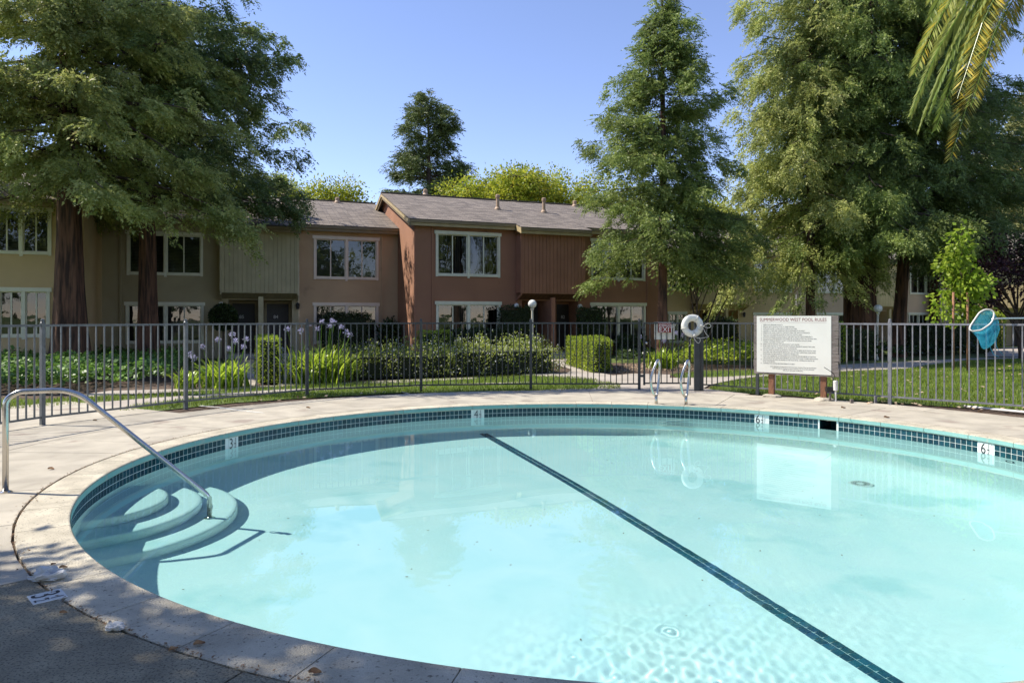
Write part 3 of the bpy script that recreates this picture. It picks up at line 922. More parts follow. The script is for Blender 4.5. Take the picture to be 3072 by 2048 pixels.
wavy([(.20, -.05, -.02), (.26, -.06, -.16), (.34, -.05, -.23), (.12, -.06, -.26), (.02, -.07, -.22)])
wavy([(.02, -.07, -.24), (.06, -.06, -.32), (.12, -.06, -.37), (.16, -.05, -.30), (.13, -.06, -.24)])
wavy([(-.01, -.07, -.22), (-.06, -.06, -.30), (-.04, -.06, -.38), (-.08, -.05, -.42)], .003)
MB().sphere((.17, -.07, .0), .028, 8, 6).sphere((.03, -.08, -.2), .032, 8, 6).build('knot', M['rope'], lr, True)

# ================================================================ RULES SIGN
PLs = Vector((4.915, 13.37, 0)); rdv = Vector((.80, -.60, 0)).normalized()
rs = empty('rules_sign', tuple(PLs), math.atan2(rdv.y, rdv.x), label='weathered wooden board with white pool rules panel on two red posts', cat='sign')
zt, zb2 = 1.555, .435
nP = 8; ph = (zt - zb2) / nP
for k in range(nP):
    z0 = zb2 + k * ph; j = random.Random(k).uniform(-.006, .006)
    MB().box(-.295 + j, 1.222 + j, 0, .035, z0 + .003, z0 + ph - .003).build('plank', M['old_wood'], rs)
MB().box(-.300, 1.226, .036, .060, zt - .06, zt - .01).build('back_batten', M['old_wood'], rs)
for s in (0.02, .955):
    MB().box(s - .048, s + .048, .037, .13, -.02, 1.45).build('sign_post', M['red_wood_post'], rs)
for s in (0.02, .955):
    mb = MB(); r_2 = random.Random(int(s * 10)); n = 14
    prof = [(.17, 0), (.165, .03), (.10, .05), (.02, .055)]
    vs = []
    mb.lathe(prof, n, (s, .08, 0))
    mb.v = [(x + r_2.uniform(-.015, .015), y + r_2.uniform(-.015, .015), max(0, z + r_2.uniform(-.006, .006))) for x, y, z in mb.v]
    mb.build('concrete_footing', M['concrete'], rs)
px0, px1 = -.235, 1.103
pz0, pz1 = .470, 1.545
MB().box(px0, px1, -.008, -.001, pz0, pz1).build('panel', M['sign_white'], rs)
fm = frame_m((px0, -.0095, pz1), (1, 0, 0), (0, 0, 1))
W_ = px1 - px0; H_ = pz1 - pz0
# serif-like title: bold letters with small slab feet
tme = text_mesh('SUMMERWOOD WEST POOL RULES', .084)
xsz = max(v.co.x for v in tme.vertices)
title = MB(); Mq = fm @ T_((W_ * .04, -.095, 0)) @ Matrix.Scale(W_ * .90 / xsz, 4, (1, 0, 0))
title.add([tuple(Mq @ v.co) for v in tme.vertices], [tuple(p.vertices) for p in tme.polygons])
o_ = fm @ Vector((W_ * .04, -.118, 0)); e_ = fm @ Vector((W_ * .94, -.121, 0)); e2_ = fm @ Vector((W_ * .94, -.118, 0)); o2_ = fm @ Vector((W_ * .04, -.121, 0))
title.quad(o2_, e_, e2_, o_)
title.build('title_lettering', M['red_ink'], rs)
bpy.data.meshes.remove(tme)
rules = ["1.|THERE IS NO LIFEGUARD ON DUTY.", "2.|PERSONS USING THE POOL DO SO AT THEIR OWN RISK.", "3.|GATES MUST BE KEPT CLOSED AND LATCHED AT ALL TIMES.",
 "4.|CHILDREN 14 YEARS AND UNDER MUST BE ACCOMPANIED BY AN ADULT.", "5.|RESIDENTS MAY HAVE 3 GUESTS AT THE POOL WHILE THEY ARE IN ATTENDANCE.",
 "6.|NO PETS OF ANY KIND ARE ALLOWED IN THE POOL OR POOL AREA.", "7.|LIFESAVING EQUIPMENT AT EACH POOL IS TO BE USED ONLY IN CASE OF EMERGENCY.",
 "8.|NO GLASS OR OTHER BREAKABLE CONTAINERS ARE ALLOWED IN THE POOL OR POOL AREA.", "9.|RESIDENT'S PERSONAL PROPERTY IS NOT TO BE LEFT IN THE POOL, SUCH AS CHAIRS,",
 "|LOUNGES, CLOTHING, TOWELS, ETC.", "10.|RADIOS USED IN THE POOL AREA SHOULD BE AT LOW VOLUME.", "11.|WHEN USING THE POOL AT NIGHT OR EARLY MORNING, RESIDENTS SHOULD TAKE CARE",
 "|THAT NOISE IS KEPT AT A MINIMUM, AS ALL SOUNDS ECHO.", "12.|THE FOLLOWING ACTIVITIES ARE GENERALLY ANNOYING TO USERS OF OF THE POOL AND",
 "|POOL AREA AND ARE PROHIBITED SPECIFICALLY, BUT WITHOUT LIMITATION: LOUD AUDIO", "|DEVICES, BALL PLAYING, RUNNING, HORSE PLAY, FRISBEES, ETC.",
 "13.|COOK OUTS, BARBECUES, OR ORGANIZED POOL ACTIVITIES ARE PROHIBITED IN THE POOL", "|AREA UNLESS SPECIFIC PRIOR ARRANGEMENTS ARE MADE WITH HOME OWNERS ASSOCIATION",
 "14.|NOTHING SHALL BE HUNG OR DRAPED ON THE POOL FENCE.  CLIMBING ON FENCES OR", "|GATES IS PROHIBITED.", "15.|SWIMMING POOL HOURS ARE FROM 9:00AM TO 10:00PM"]
parts = []
for i, ln in enumerate(rules):
    n_, tx = ln.split('|'); yy = -.175 - i * .0368
    if n_: parts.append((n_, .0285, fm @ T_((W_ * .075, yy, 0)), 'RIGHT', .9))
    parts.append((tx, .0285, fm @ T_((W_ * .088, yy, 0)), 'LEFT', .80))
for i, tx in enumerate(["NOTE: DISREGARD OR VIOLATIONS OF ANY POOL RULES OR REGULATIONS WILL BE SUFFICIENT", "CAUSE FOR FINES OR OTHER SUCH PUNITIVE MEASURES LIKE LOSS OF POOL PRIVILEGES", "DIRECTED BY THE BOARD OF DIRECTORS."]):
    parts.append((tx, .0255, fm @ T_((W_ * .5, -.968 - i * .032, 0)), 'CENTER', .74))
joined_text(parts, M['ink'], rs)
# little things by the sign
x, y = gp(2490, 1203)
vb = empty('valve_box', (x, y, 0), label='small black box on a stake beside the right sign post', cat='valve box')
MB().box(-.07, .07, -.04, .04, .17, .26).build('box', M['black'], vb); MB().box(-.015, .015, -.015, .015, -.02, .17).build('stake', M['old_wood'], vb)
x, y = gp(2507, 1204)
sp = empty('riser_pipe', (x, y, 0), label='pale capped riser pipe with cable just right of the black box', cat='pipe')
MB().lathe([(.016, -.02), (.016, .20), (.040, .20), (.042, .36), (.035, .375), (.001, .38)], 12).build('pipe', M['white_pvc'], sp)
MB().tube(smooth_path([(0, 0, .37), (-.03, 0, .50), (-.10, 0, .55), (-.22, -.02, .62)], .06), .006, 6).build('cable', M['black'], sp)
x, y = gp(2555, 1209)
MB().box(-.025, .025, -.02, .02, -.02, .07)
tag(MB().box(-.025, .025, -.02, .02, -.02, .07).build('fence_stub', M['old_wood'], None, loc=(x, y, 0)), 'short wooden stub at the deck edge behind the fence bottom rail', 'stub')
a = gp(2893, 1222); b = gp(3300, 1262)
tag(MB().tube([(0, 0, .02), (b[0] - a[0], b[1] - a[1], .02)], .021, 10).build('plastic_pipe', M['white_pvc'], None, True, loc=(a[0], a[1], 0)), 'long thin white pipe lying along the deck edge below the right fence', 'pipe')
# leaf skimmer net
nc = at(2962, 985, 11.30)
sk = empty('skimmer_net', tuple(nc), label='blue leaf skimmer net with white rim hung over the right fence', cat='pool net')
rim = [(-.40, -.10, -.015), (-.36, -.06, .05), (-.15, .0, .30), (-.02, .02, .36), (.09, .02, .35), (.13, .0, .29), (.08, -.04, .16), (.0, -.07, .08), (-.20, -.12, -.03), (-.36, -.12, -.05), (-.40, -.10, -.015)]
MB().tube(smooth_path(rim, .05, 4), .014, 8).build('rim', M['sign_white'], sk, True)
rv = [Vector(p) for p in smooth_path(rim[:-1] + [rim[0]], .05, 4)]
nv = []; nf = []; K = 9; nn = len(rv)
bot = Vector((.03, .03, -.40))
for k in range(K + 1):
    t = k / K
    for p in rv:
        c = Vector((-.12, -.03, .14))
        q = c.lerp(Vector((.02, .05, -.36)), t ** 1.1) + (p - c) * math.sqrt(max(0.0, 1 - t ** 3)) * (1 - .15 * t) + Vector((.20, .05, 0)) * math.sin(math.pi * t) * .6
        q += Vector(noise.noise_vector(q * 9)) * .018 * math.sin(math.pi * t)
        nv.append(tuple(q))
for k in range(K):
    for j in range(nn - 1):
        a_ = k * nn + j; nf.append((a_, a_ + 1, a_ + 1 + nn, a_ + nn))
nmesh('bag', nv, nf, M['net'], sk, True, attr=[random.random() for _ in nf])
sk.scale = (.86, .86, .86)
MB().tube([(.06, -.03, .17), (.16, -.03, .185), (2.3, -.9, .22)], .016, 10).build('pole', M['aluminium'], sk, True)
MB().tube(smooth_path([(.05, .0, .10), (-.03, -.03, -.05), (-.01, -.03, -.25), (.12, .0, -.50), (.22, 0, -.53)], .1), .006, 6).build('hose', M['blue'], sk, True)
MB().tube(smooth_path([(.14, .0, .15), (.18, .02, -.10), (.16, 0, -.35), (.30, 0, -.50)], .1), .005, 6).build('hose', M['blue'], sk, True)

# ================================================================ LAMPS
def lamp(px, pyc, Y, r, base, label, tilt=0, mat_=None):
    c = at(px, pyc, Y)
    o = empty('lamp_post', (c.x, c.y, 0), label=label, cat='lamp post', group='globe lamp posts in the garden')
    h = c.z
    MB().lathe([(.075, -.05), (.075, .05), (.045, .09), (.036, h - r - .10), (.036, h - r - .06), (.055, h - r - .05), (.06, h - r + .01), (.03, h - r + .02)], 16).build('pole', M['lamp_pole'], o)
    MB().sphere((0, 0, h), r, 24, 14).build('globe', M['globe'], o, True)
    o.rotation_euler = (0, tilt, 0)
lamp(1597, 911.7, 24.0, .146, 0, 'white globe lamp on a cream pole behind the flowering hedge')
lamp(2629, 925.5, 26.0, .150, 0, 'dull leaning globe lamp between the big redwood trunks', tilt=rad(2))

# ================================================================ TOWNHOUSES
UA = rad(21.1)
U = Vector((math.cos(UA), math.sin(UA), 0)); Vv = Vector((-math.sin(UA), math.cos(UA), 0))
P0 = Vector((-3.685, 26.5, 0))

class Bld:
    def __init__(self, name, label, org, ua, z0=0.0):
        self.o = empty(name, (org[0], org[1], z0), ua, label=label, cat='townhouse', group='two-storey townhouses facing the pool garden')
        self.org = Vector((org[0], org[1], z0)); self.u = Vector((math.cos(ua), math.sin(ua), 0)); self.v = Vector((-math.sin(ua), math.cos(ua), 0))
    def s(self, px, v=0.0):
        """local s for an image column on the plane v"""
        k = (px - CX) / FPX; A_ = self.org + self.v * v
        return (k * A_.y - A_.x) / (self.u.x - k * self.u.y)
    def Y(self, s, v=0.0): return (self.org + self.v * v + self.u * s).y
    def z(self, py, s, v=0.0): return CAMZ - (py - HOR) / FPX * self.Y(s, v) - self.org.z

def wall_holes(b, s0, s1, z0, z1, holes, m, v=0.0, depth=.14, name='wall'):
    xs_ = sorted({s0, s1, *[h[0] for h in holes], *[h[1] for h in holes]}); zs_ = sorted({z0, z1, *[h[2] for h in holes], *[h[3] for h in holes]})
    xs_ = [x for x in xs_ if s0 <= x <= s1]; zs_ = [z for z in zs_ if z0 <= z <= z1]
    mb = MB()
    for i in range(len(xs_) - 1):
        for j in range(len(zs_) - 1):
            cx, cz = (xs_[i] + xs_[i + 1]) / 2, (zs_[j] + zs_[j + 1]) / 2
            if any(h[0] < cx < h[1] and h[2] < cz < h[3] for h in holes): continue
            mb.quad((xs_[i], v, zs_[j]), (xs_[i + 1], v, zs_[j]), (xs_[i + 1], v, zs_[j + 1]), (xs_[i], v, zs_[j + 1]))
    for a, c, e, g in holes:
        d = v + depth
        mb.quad((a, v, e), (a, v, g), (a, d, g), (a, d, e)); mb.quad((c, v, e), (c, d, e), (c, d, g), (c, v, g))
        mb.quad((a, v, g), (c, v, g), (c, d, g), (a, d, g)); mb.quad((a, v, e), (a, d, e), (c, d, e), (c, v, e))
    return mb.build(name, m, b.o)

def window(b, s0, s1, z0, z1, trim, style=0, v=0.0, seed=0, header=True, mull=True):
    """s0..s1, z0..z1 = outer edge of the trim; returns the hole"""
    R = random.Random(seed); tw = .085
    fr = MB()
    hd = .13
    a, c, e, g = s0 + tw, s1 - tw, z0 + .10, z1 - hd
    fr.box(s0 - .05, s1 + .05, v - .050, v - .002, z1 - hd, z1)                # header with ears
    fr.box(s0, a, v - .035, v - .002, z0, z1 - hd); fr.box(c, s1, v - .035, v - .002, z0, z1 - hd)
    fr.box(a, c, v - .040, v - .003, z0 + .02, e)                              # sill board
    mid = (a + c) / 2
    fr.box(mid - .045, mid + .045, v - .037, v + .03, z0 - .04, z1 - hd)
    f = fr.build('window', trim, b.o)
    for h0, h1 in ((a, mid - .045), (mid + .045, c)):
        sash = MB(); w = .035
        sash.box(h0, h0 + w, v + .02, v + .07, e, g).box(h1 - w, h1, v + .02, v + .07, e, g).box(h0 + w, h1 - w, v + .02, v + .07, g - w, g).box(h0 + w, h1 - w, v + .02, v + .07, e, e + w)
        m_ = (h0 + h1) / 2
        sash.box(m_ - w * .6, m_ + w * .6, v + .025, v + .065, e + w, g - w)
        sash.build('sash', trim, f)
        MB().quad((h0 + w, v + .045, e + w), (m_ - .02, v + .045, e + w), (m_ - .02, v + .045, g - w), (h0 + w, v + .045, g - w)).build('pane', M['glass'], f)
        MB().quad((m_ + .02, v + .055, e + w), (h1 - w, v + .055, e + w), (h1 - w, v + .055, g - w), (m_ + .02, v + .055, g - w)).build('pane', M['glass'], f)
        k = style if style < 3 else R.randint(0, 2)
        bl = MB(); d = v + .20
        if k == 0:                       # horizontal blind
            z = g
            while z > e + .03:
                z -= .055; bl.quad((h0, d - .012, z), (h1, d - .012, z), (h1, d + .012, z + .042), (h0, d + .012, z + .042))
            tag(bl.build('blind', M['blind'], f), kind='stuff')
        elif k == 1:                     # vertical curtain
            n = 16
            for i in range(n):
                x0_ = h0 + (h1 - h0) * i / n; x1_ = h0 + (h1 - h0) * (i + 1) / n
                if R.random() < .25: continue
                bl.quad((x0_, d, e), (x1_, d + .05, e), (x1_, d + .05, g), (x0_, d, g))
            bl.build('curtain', M['curtain'], f)
        else:
            bl.quad((h0, d, e), (h0 + (h1 - h0) * .35, d + .03, e), (h0 + (h1 - h0) * .35, d + .03, g), (h0, d, g)).build('curtain', M['curtain'], f)
    bx = MB(); D_ = v + 1.6
    a2, c2, e2, g2 = a - .1, c + .1, e - .1, g + .1; vi = v + .145
    bx.quad((a2, D_, e2), (c2, D_, e2), (c2, D_, g2), (a2, D_, g2)); bx.quad((a2, vi, e2), (a2, D_, e2), (a2, D_, g2), (a2, vi, g2)); bx.quad((c2, vi, e2), (c2, D_, e2), (c2, D_, g2), (c2, vi, g2))
    bx.quad((a2, vi, g2), (c2, vi, g2), (c2, D_, g2), (a2, D_, g2)); bx.quad((a2, vi, e2), (c2, vi, e2), (c2, D_, e2), (a2, D_, e2))
    bx.build('room', M['room'], f)
    return (a, c, e, g)

M['blind'] = mat('blind', (.20, .195, .175), rough=.6)
M['curtain'] = mat('curtain', (.15, .15, .135), (.10, .10, .09), rough=.9, scale=4, stretch=(8, 8, .3))
M['room'] = mat('room', (.05, .045, .04), rough=.9)
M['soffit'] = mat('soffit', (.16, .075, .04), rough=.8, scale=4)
M['door'] = mat('door', (.045, .04, .038), (.035, .03, .03), rough=.5, scale=3)
M['trim_gold'] = mat('trim_gold', (0.461, 0.360, 0.190), (0.384, 0.298, 0.157), rough=.7, scale=3)
M['trim_brown'] = mat('trim_brown', (0.282, 0.211, 0.112), (0.230, 0.174, 0.095), rough=.7, scale=3)
def stucco(name, c, t=.85): return mat(name, c, tuple(x * t for x in c), rough=.9, scale=.7, bump=.35, bscale=70, distort=.6, c3=tuple(x * .72 for x in c), s3=1.4, t3=.66)
M['stucco_red'] = stucco('stucco_red', (0.362, 0.178, 0.103))
M['stucco_brown'] = stucco('stucco_brown', (0.560, 0.383, 0.220))
M['stucco_olive'] = stucco('stucco_olive', (0.431, 0.361, 0.215))
M['stucco_tan'] = stucco('stucco_tan', (0.658, 0.481, 0.253))
M['stucco_pink'] = stucco('stucco_pink', (0.644, 0.469, 0.317))
M['stucco_beige'] = stucco('stucco_beige', (0.575, 0.470, 0.300))
M['board_red'] = mat('board_red', (0.360, 0.165, 0.099), (0.312, 0.142, 0.083), rough=.8, scale=2, rand=.06)
M['board_olive'] = mat('board_olive', (0.486, 0.428, 0.258), (0.422, 0.372, 0.224), rough=.8, scale=2, rand=.06)
M['board_tan'] = mat('board_tan', (0.614, 0.471, 0.235), (0.538, 0.409, 0.202), rough=.8, scale=2, rand=.06)
M['trim_white'] = mat('trim_white', (0.794, 0.769, 0.594), (0.717, 0.694, 0.526), rough=.5, scale=4)
M['trim_pinkwhite'] = mat('trim_pinkwhite', (0.820, 0.694, 0.549), (0.768, 0.632, 0.493), rough=.5, scale=4)
M['vent'] = mat('vent', (.44, .31, .20), (.38, .26, .16), rough=.6, scale=6)

EH = 5.24     # eave top
def roof(b, s0, s1, vov=-.32, ridge_v=5.3, slope=.335, jog=None, back=True, gable_l=False, gable_r=False, trim='trim_gold', fas='trim_brown', z_off=0.0):
    """gable roof along s; jog = (sa, sb, dv) a strip whose eave comes forward"""
    def zr(v): return EH + (v - vov) * slope + z_off
    segs = []
    if jog:
        sa, sb, dv = jog; segs = [(s0, sa, vov), (sa, sb, vov - dv), (sb, s1, vov)]
    else: segs = [(s0, s1, vov)]
    Rz = zr(ridge_v)
    for i, (a, c, ve) in enumerate(segs):
        sl_ = MB(); th = .05
        L_ = math.hypot(ridge_v - ve, Rz - zr(ve))
        # build the slope in its own plane so that the shingle courses follow it
        me_ = MB().box(0, c - a, 0, L_, -th, 0).mesh('roof', M['roof'])
        o = link('roof', me_, b.o, (a, ve, zr(ve))); o.rotation_euler = (math.atan(slope), 0, 0)
        # stepped fascia: two boards
        fb = MB()
        zz = zr(ve)
        fb.box(a, c, ve + .004, ve + .05, zz - .13, zz - .03)
        fb.build('fascia', M[fas], b.o)
        fb = MB().box(a + .002, c - .002, ve + .055, ve + .10, zz - .25, zz - .135); fb.build('fascia', M[trim], b.o)
        MB().quad((a, ve + .1, zz - .2), (c, ve + .1, zz - .2), (c, .0, zz - .2), (a, .0, zz - .2)).build('eave_soffit', M[fas], b.o)
    if jog:
        sa, sb, dv = jog
        for x in (sa, sb):
            e = .03 if x == sa else -.03
            y0_, y1_ = vov - dv, vov
            MB().add([(x, y0_, zr(y0_) - .03), (x, y1_, zr(y1_) - .03), (x, y1_, zr(y1_) - .26), (x, y0_, zr(y0_) - .26)], [(0, 1, 2, 3)]).build('fascia', M[trim], b.o)
    # back slope and ridge cap
    L_ = 6.2
    me_ = MB().box(0, s1 - s0, -L_, 0, -.05, 0).mesh('roof', M['roof'])
    o = link('roof', me_, b.o, (s0, ridge_v, Rz)); o.rotation_euler = (math.pi - math.atan(slope), 0, 0)
    o.rotation_euler = (-math.atan(slope), 0, 0); me_.transform(Matrix.Translation((0, L_, 0)))
    MB().bar((s0, ridge_v, Rz + .01), (s1, ridge_v, Rz + .01), .26, .035).build('ridge_cap', M['roof'], b.o)
    for x, on, sg in ((s0, gable_l, -1), (s1, gable_r, 1)):
        if not on: continue
        xx = x + .30 * -sg       # wall plane sits back from the verge
        zl = EH - .2 + z_off
        def zw(v): return zr(v) - .05
        MB().add([(xx, 0, -.05 ), (xx, 0, zw(0)), (xx, ridge_v, zw(ridge_v)), (xx, 10.6, zw(0)), (xx, 10.6, -.05)], [(0, 1, 2, 3, 4)]).build('gable_wall', b.wall_m, b.o)
        for k, (m_, off, w_, dz) in enumerate(((M[trim], 0, .05, .0), (M[fas], .05, .05, -.11))):
            xo = x + off * -sg
            bb = MB()
            h_ = .15
            for (va, vb) in ((vov, ridge_v), (10.9, ridge_v)):
                za_, zb_2 = zr(vov), Rz
                vs = [(xo, va, za_ - .02 + dz), (xo, vb, zb_2 - .02 + dz), (xo, vb, zb_2 - .02 - h_ + dz), (xo, va, za_ - .02 - h_ + dz)]
                vs2 = [(xo + .04 * -sg, y_, z_) for _, y_, z_ in vs]
                bb.add(vs + vs2, [(0, 1, 2, 3), (4, 7, 6, 5), (0, 4, 5, 1), (3, 2, 6, 7), (0, 3, 7, 4), (1, 5, 6, 2)])
            bb.build('bargeboard', m_, b.o)

def vent(b, px, py, h=.62):
    """flue on the front slope; located where its foot stands on the slope"""
    best = None
    for i in range(400):
        v = -.2 + i * .014; s = b.s(px, v); z = EH + (v + .32) * .335
        e = abs(b.z(py, s, v) - z)
        if best is None or e < best[0]: best = (e, s, v, z)
    _, s, v, z = best
    o = MB().lathe([(.15, -.06), (.14, .02), (.09, .10), (.092, .13), (.075, .135), (.072, h - .12), (.095, h - .12), (.098, h), (.06, h + .03), (.001, h + .03)], 18).build('roof_vent', M['vent'], b.o, loc=(s, v, z))
    return o

def bump(b, s0, s1, zb, depth, bm, sm, z_in=None, ztop=None, n=18, tall=True):
    """boarded upper-storey box over the entries with its sloping underside"""
    ztop = ztop or EH - .20
    w = (s1 - s0) / n
    for i in range(n):
        MB().box(s0 + i * w + .006, s0 + (i + 1) * w - .006, -depth, -depth + .03, zb, ztop).build('siding_board', bm, b.o)
    nd = max(3, int(depth / w))
    for x, sg in ((s0, 1), (s1, -1)):
        for i in range(nd):
            y0 = -depth + .032 + (depth - .034) * i / nd; y1 = -depth + .032 + (depth - .034) * (i + 1) / nd - .008
            xx = sorted((x, x + sg * .03)); MB().box(xx[0], xx[1], y0, y1, zb, ztop).build('siding_board', bm, b.o)
        xx = sorted((x - sg * .012, x + sg * .07)); MB().box(xx[0], xx[1], -depth - .012, -depth - .001, zb, ztop).build('corner_board', bm, b.o)
    MB().box(s0 + .031, s1 - .031, -depth + .032, -.002, zb + .05, ztop - .01).build('bump_core', sm, b.o)
    MB().box(s0, s1, -depth - .003, -depth + .034, zb - .03, zb - .002).build('drip_board', bm, b.o)
    z_in = z_in if z_in is not None else zb - .28
    nb = 14; ws = (s1 - s0 - .1) / nb
    for i in range(nb):
        a = s0 + .05 + i * ws
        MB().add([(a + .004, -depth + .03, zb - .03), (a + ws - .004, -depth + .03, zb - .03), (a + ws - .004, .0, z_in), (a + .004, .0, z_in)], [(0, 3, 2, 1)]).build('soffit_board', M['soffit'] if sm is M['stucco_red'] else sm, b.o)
    for x in (s0, s1 - .05):
        MB().add([(x, -depth, zb - .03), (x, 0, z_in), (x, 0, z_in - .08), (x, -depth, zb - .10), (x + .05, -depth, zb - .03), (x + .05, 0, z_in), (x + .05, 0, z_in - .08), (x + .05, -depth, zb - .10)],
                 [(0, 1, 2, 3), (7, 6, 5, 4), (3, 2, 6, 7), (0, 4, 5, 1), (0, 3, 7, 4)]).build('bracket', bm, b.o)

def entry(b, s0, s1, zt, doors, post, wm, pm_, depth=.95, number=None, bdepth=.6):
    """recessed entries: hole s0..s1 below zt, doors list (s0,s1,ztop)"""
    mb = MB()
    mb.quad((s0, 0, 0), (s0, 0, zt), (s0, depth, zt), (s0, depth, 0)); mb.quad((s1, 0, 0), (s1, depth, 0), (s1, depth, zt), (s1, 0, zt))
    mb.quad((s0, 0, zt), (s1, 0, zt), (s1, depth, zt), (s0, depth, zt))
    mb.quad((s0, depth, 0), (s1, depth, 0), (s1, depth, zt), (s0, depth, zt))
    mb.build('porch', wm, b.o)
    MB().box(s0 - .1, s1 + .1, -bdepth - .2, depth, -.03, .14).build('porch_slab', M['kerb'], b.o)
    for k, (a, c, ztd) in enumerate(doors):
        fr = MB().box(a - .07, a, depth - .05, depth - .002, .15, ztd + .07).box(c, c + .07, depth - .05, depth - .002, .15, ztd + .07).box(a, c, depth - .05, depth - .002, ztd, ztd + .07)
        fr.build('door_frame', wm, b.o)
        d = MB().box(a + .004, c - .004, depth - .035, depth - .004, .16, ztd - .004).build('door', M['door'], b.o)
        for (q0, q1) in ((.30, .95), (1.05, 1.75)):
            w_ = c - a
            MB().box(a + .14 * w_, a + .46 * w_, depth - .042, depth - .0355, q0, q1).box(a + .54 * w_, a + .86 * w_, depth - .042, depth - .0355, q0, q1).build('door_panel', M['door'], d)
        MB().sphere((c - .07, depth - .08, 1.03), .03, 10, 8).build('handle', M['steel'], d, True)
        if number and number[k]:
            fm_ = frame_m((a + (c - a) * .30, depth - .043, 1.50), (1, 0, 0), (0, 0, 1))
            joined_text([(number[k], .19, fm_, 'LEFT', 1)], M['marker'], d, 'house_number')
    if post:
        MB().box(post[0], post[1], -bdepth, -bdepth + (post[1] - post[0]), .14, zt + .12).build('porch_post', pm_, b.o)
        MB().box(post[0] + .02, post[1] - .02, -bdepth + (post[1] - post[0]) + .002, depth - .06, .145, zt - .004).build('partition', wm, b.o)

def globe_light(b, px, py):
    s = b.s(px); z = b.z(py, s)
    o = MB().sphere((0, -.13, 0), .10, 16, 10).build('wall_globe', M['globe'], b.o, True, loc=(s, 0, z))
    MB().box(-.04, .04, -.05, -.002, -.05, .05).build('bracket', M['trim_white'], o)
def lantern(b, px, py):
    s = b.s(px); z = b.z(py, s)
    o = MB().lathe([(.05, -.12), (.075, .06), (.09, .07), (.02, .14), (.001, .15)], 6).build('lantern', M['black'], b.o, loc=(s, -.12, z))
    MB().box(-.015, .015, 0, .118, .05, .08).build('bracket', M['black'], o)
def pilaster(b, px, m, z1=None, w=.07):
    s = b.s(px)
    MB().box(s - w / 2, s + w / 2, -.045, -.002, 0, z1 or EH - .22).build('downpipe', m, b.o)

# --- red-brown house -------------------------------------------------------------
R_ = Bld('townhouse', 'red-brown stuccoed townhouse with lit gable side, door numbered 82', P0, UA)
R_.wall_m = M['stucco_red']
sR1 = R_.s(1985)
def win_px(b, xa, ya, xb, yb, trim, style, v=0.0, seed=0):
    s0, s1 = b.s(xa, v), b.s(xb, v)
    z1 = b.z(ya, s0, v); z0 = b.z(yb, s0, v)
    return window(b, s0, s1, z0, z1, trim, style, v, seed)
holes = [win_px(R_, 1307, 691, 1500, 829, M['trim_white'], 1, seed=1), win_px(R_, 1308, 903, 1501, 1034, M['trim_white'], 1, seed=2),
         win_px(R_, 1773, 714, 1935, 840, M['trim_white'], 0, seed=3), win_px(R_, 1773, 907, 1936, 1031, M['trim_white'], 0, seed=4)]
bs0, bs1 = R_.s(1563, -.58), R_.s(1755, -.58)
es0, es1 = R_.s(1566), R_.s(1735)
zE = 2.22
holes.append((es0, es1, 0, zE))
wall_holes(R_, 0, sR1, -.05, EH - .21, holes, M['stucco_red'])
bump(R_, bs0, bs1, R_.z(877.5, bs0, -.6), .58, M['board_red'], M['stucco_red'], z_in=2.26)
dd = .95
entry(R_, es0, es1, zE, [(R_.s(1573, dd), R_.s(1627, dd), 2.1), (R_.s(1668, dd), R_.s(1712, dd), 2.1)], (R_.s(1653, -.5), R_.s(1664.5, -.5)), M['stucco_red'], M['board_red'], dd, [None, '82'], .55)
roof(R_, -.30, sR1 + .2, jog=(R_.s(1556, -.6), R_.s(1767, -.6), .55), gable_l=True, gable_r=True)
for x in (1297, 1942): pilaster(R_, x, M['stucco_red'])
MB().box(-.02, .05, -.012, -.001, 0, EH - .25).build('corner_board', M['board_red'], R_.o)
for z_ in (2.70,):
    MB().box(.06, bs0 - .1, -.006, -.0005, z_, z_ + .012).build('panel_seam', M['board_red'], R_.o)
    MB().box(bs1 + .1, sR1 - .1, -.006, -.0005, z_, z_ + .012).build('panel_seam', M['board_red'], R_.o)
globe_light(R_, 1546, 917); globe_light(R_, 1735.7, 919)
vent(R_, 1493, 628); vent(R_, 1631.5, 637)
for px_, py_ in ((1276, 578), (1724, 613)):
    o_ = vent(R_, px_, py_ + 6, .25)
# --- olive and brown house -------------------------------------------------------
RC = 3.09
PL0 = P0 + Vv * RC
L_ = Bld('townhouse', 'olive and brown two-tone townhouse behind the redwoods, door numbered 85', PL0, UA)
L_.wall_m = M['stucco_olive']
sL0 = L_.s(306); sMid = L_.s(897)
holes = [win_px(L_, 380, 690, 609, 825, M['trim_white'], 0, seed=5), win_px(L_, 377, 905, 611, 1033, M['trim_white'], 0, seed=6)]
es0, es1 = L_.s(685), L_.s(876)
hB = [win_px(L_, 941, 706, 1135, 838, M['trim_pinkwhite'], 0, seed=7), win_px(L_, 941, 907, 1135, 1032, M['trim_pinkwhite'], 0, seed=8)]
wall_holes(L_, sL0, sMid, -.05, EH - .21, holes + [(es0, es1, 0, zE)], M['stucco_olive'])
wall_holes(L_, sMid + .001, -.002, -.05, EH - .21, hB, M['stucco_brown'])
bs0, bs1 = L_.s(660, -.58), L_.s(896, -.58)
bump(L_, bs0, bs1, L_.z(875, bs0, -.6), .58, M['board_olive'], M['stucco_olive'], z_in=2.26, n=18)
entry(L_, es0, es1, zE, [(L_.s(697, dd), L_.s(765, dd), 2.1), (L_.s(800, dd), L_.s(866, dd), 2.1)], (L_.s(775, -.5), L_.s(790, -.5)), M['stucco_olive'], M['board_olive'], dd, ['85', '84'], .55)
roof(L_, sL0 - .05, -.01, jog=(L_.s(640, -.6), L_.s(903, -.6), .55), fas='trim_brown', trim='trim_brown')
for x in (1146, 362): pilaster(L_, x, M['stucco_brown'] if x > 900 else M['stucco_olive'])
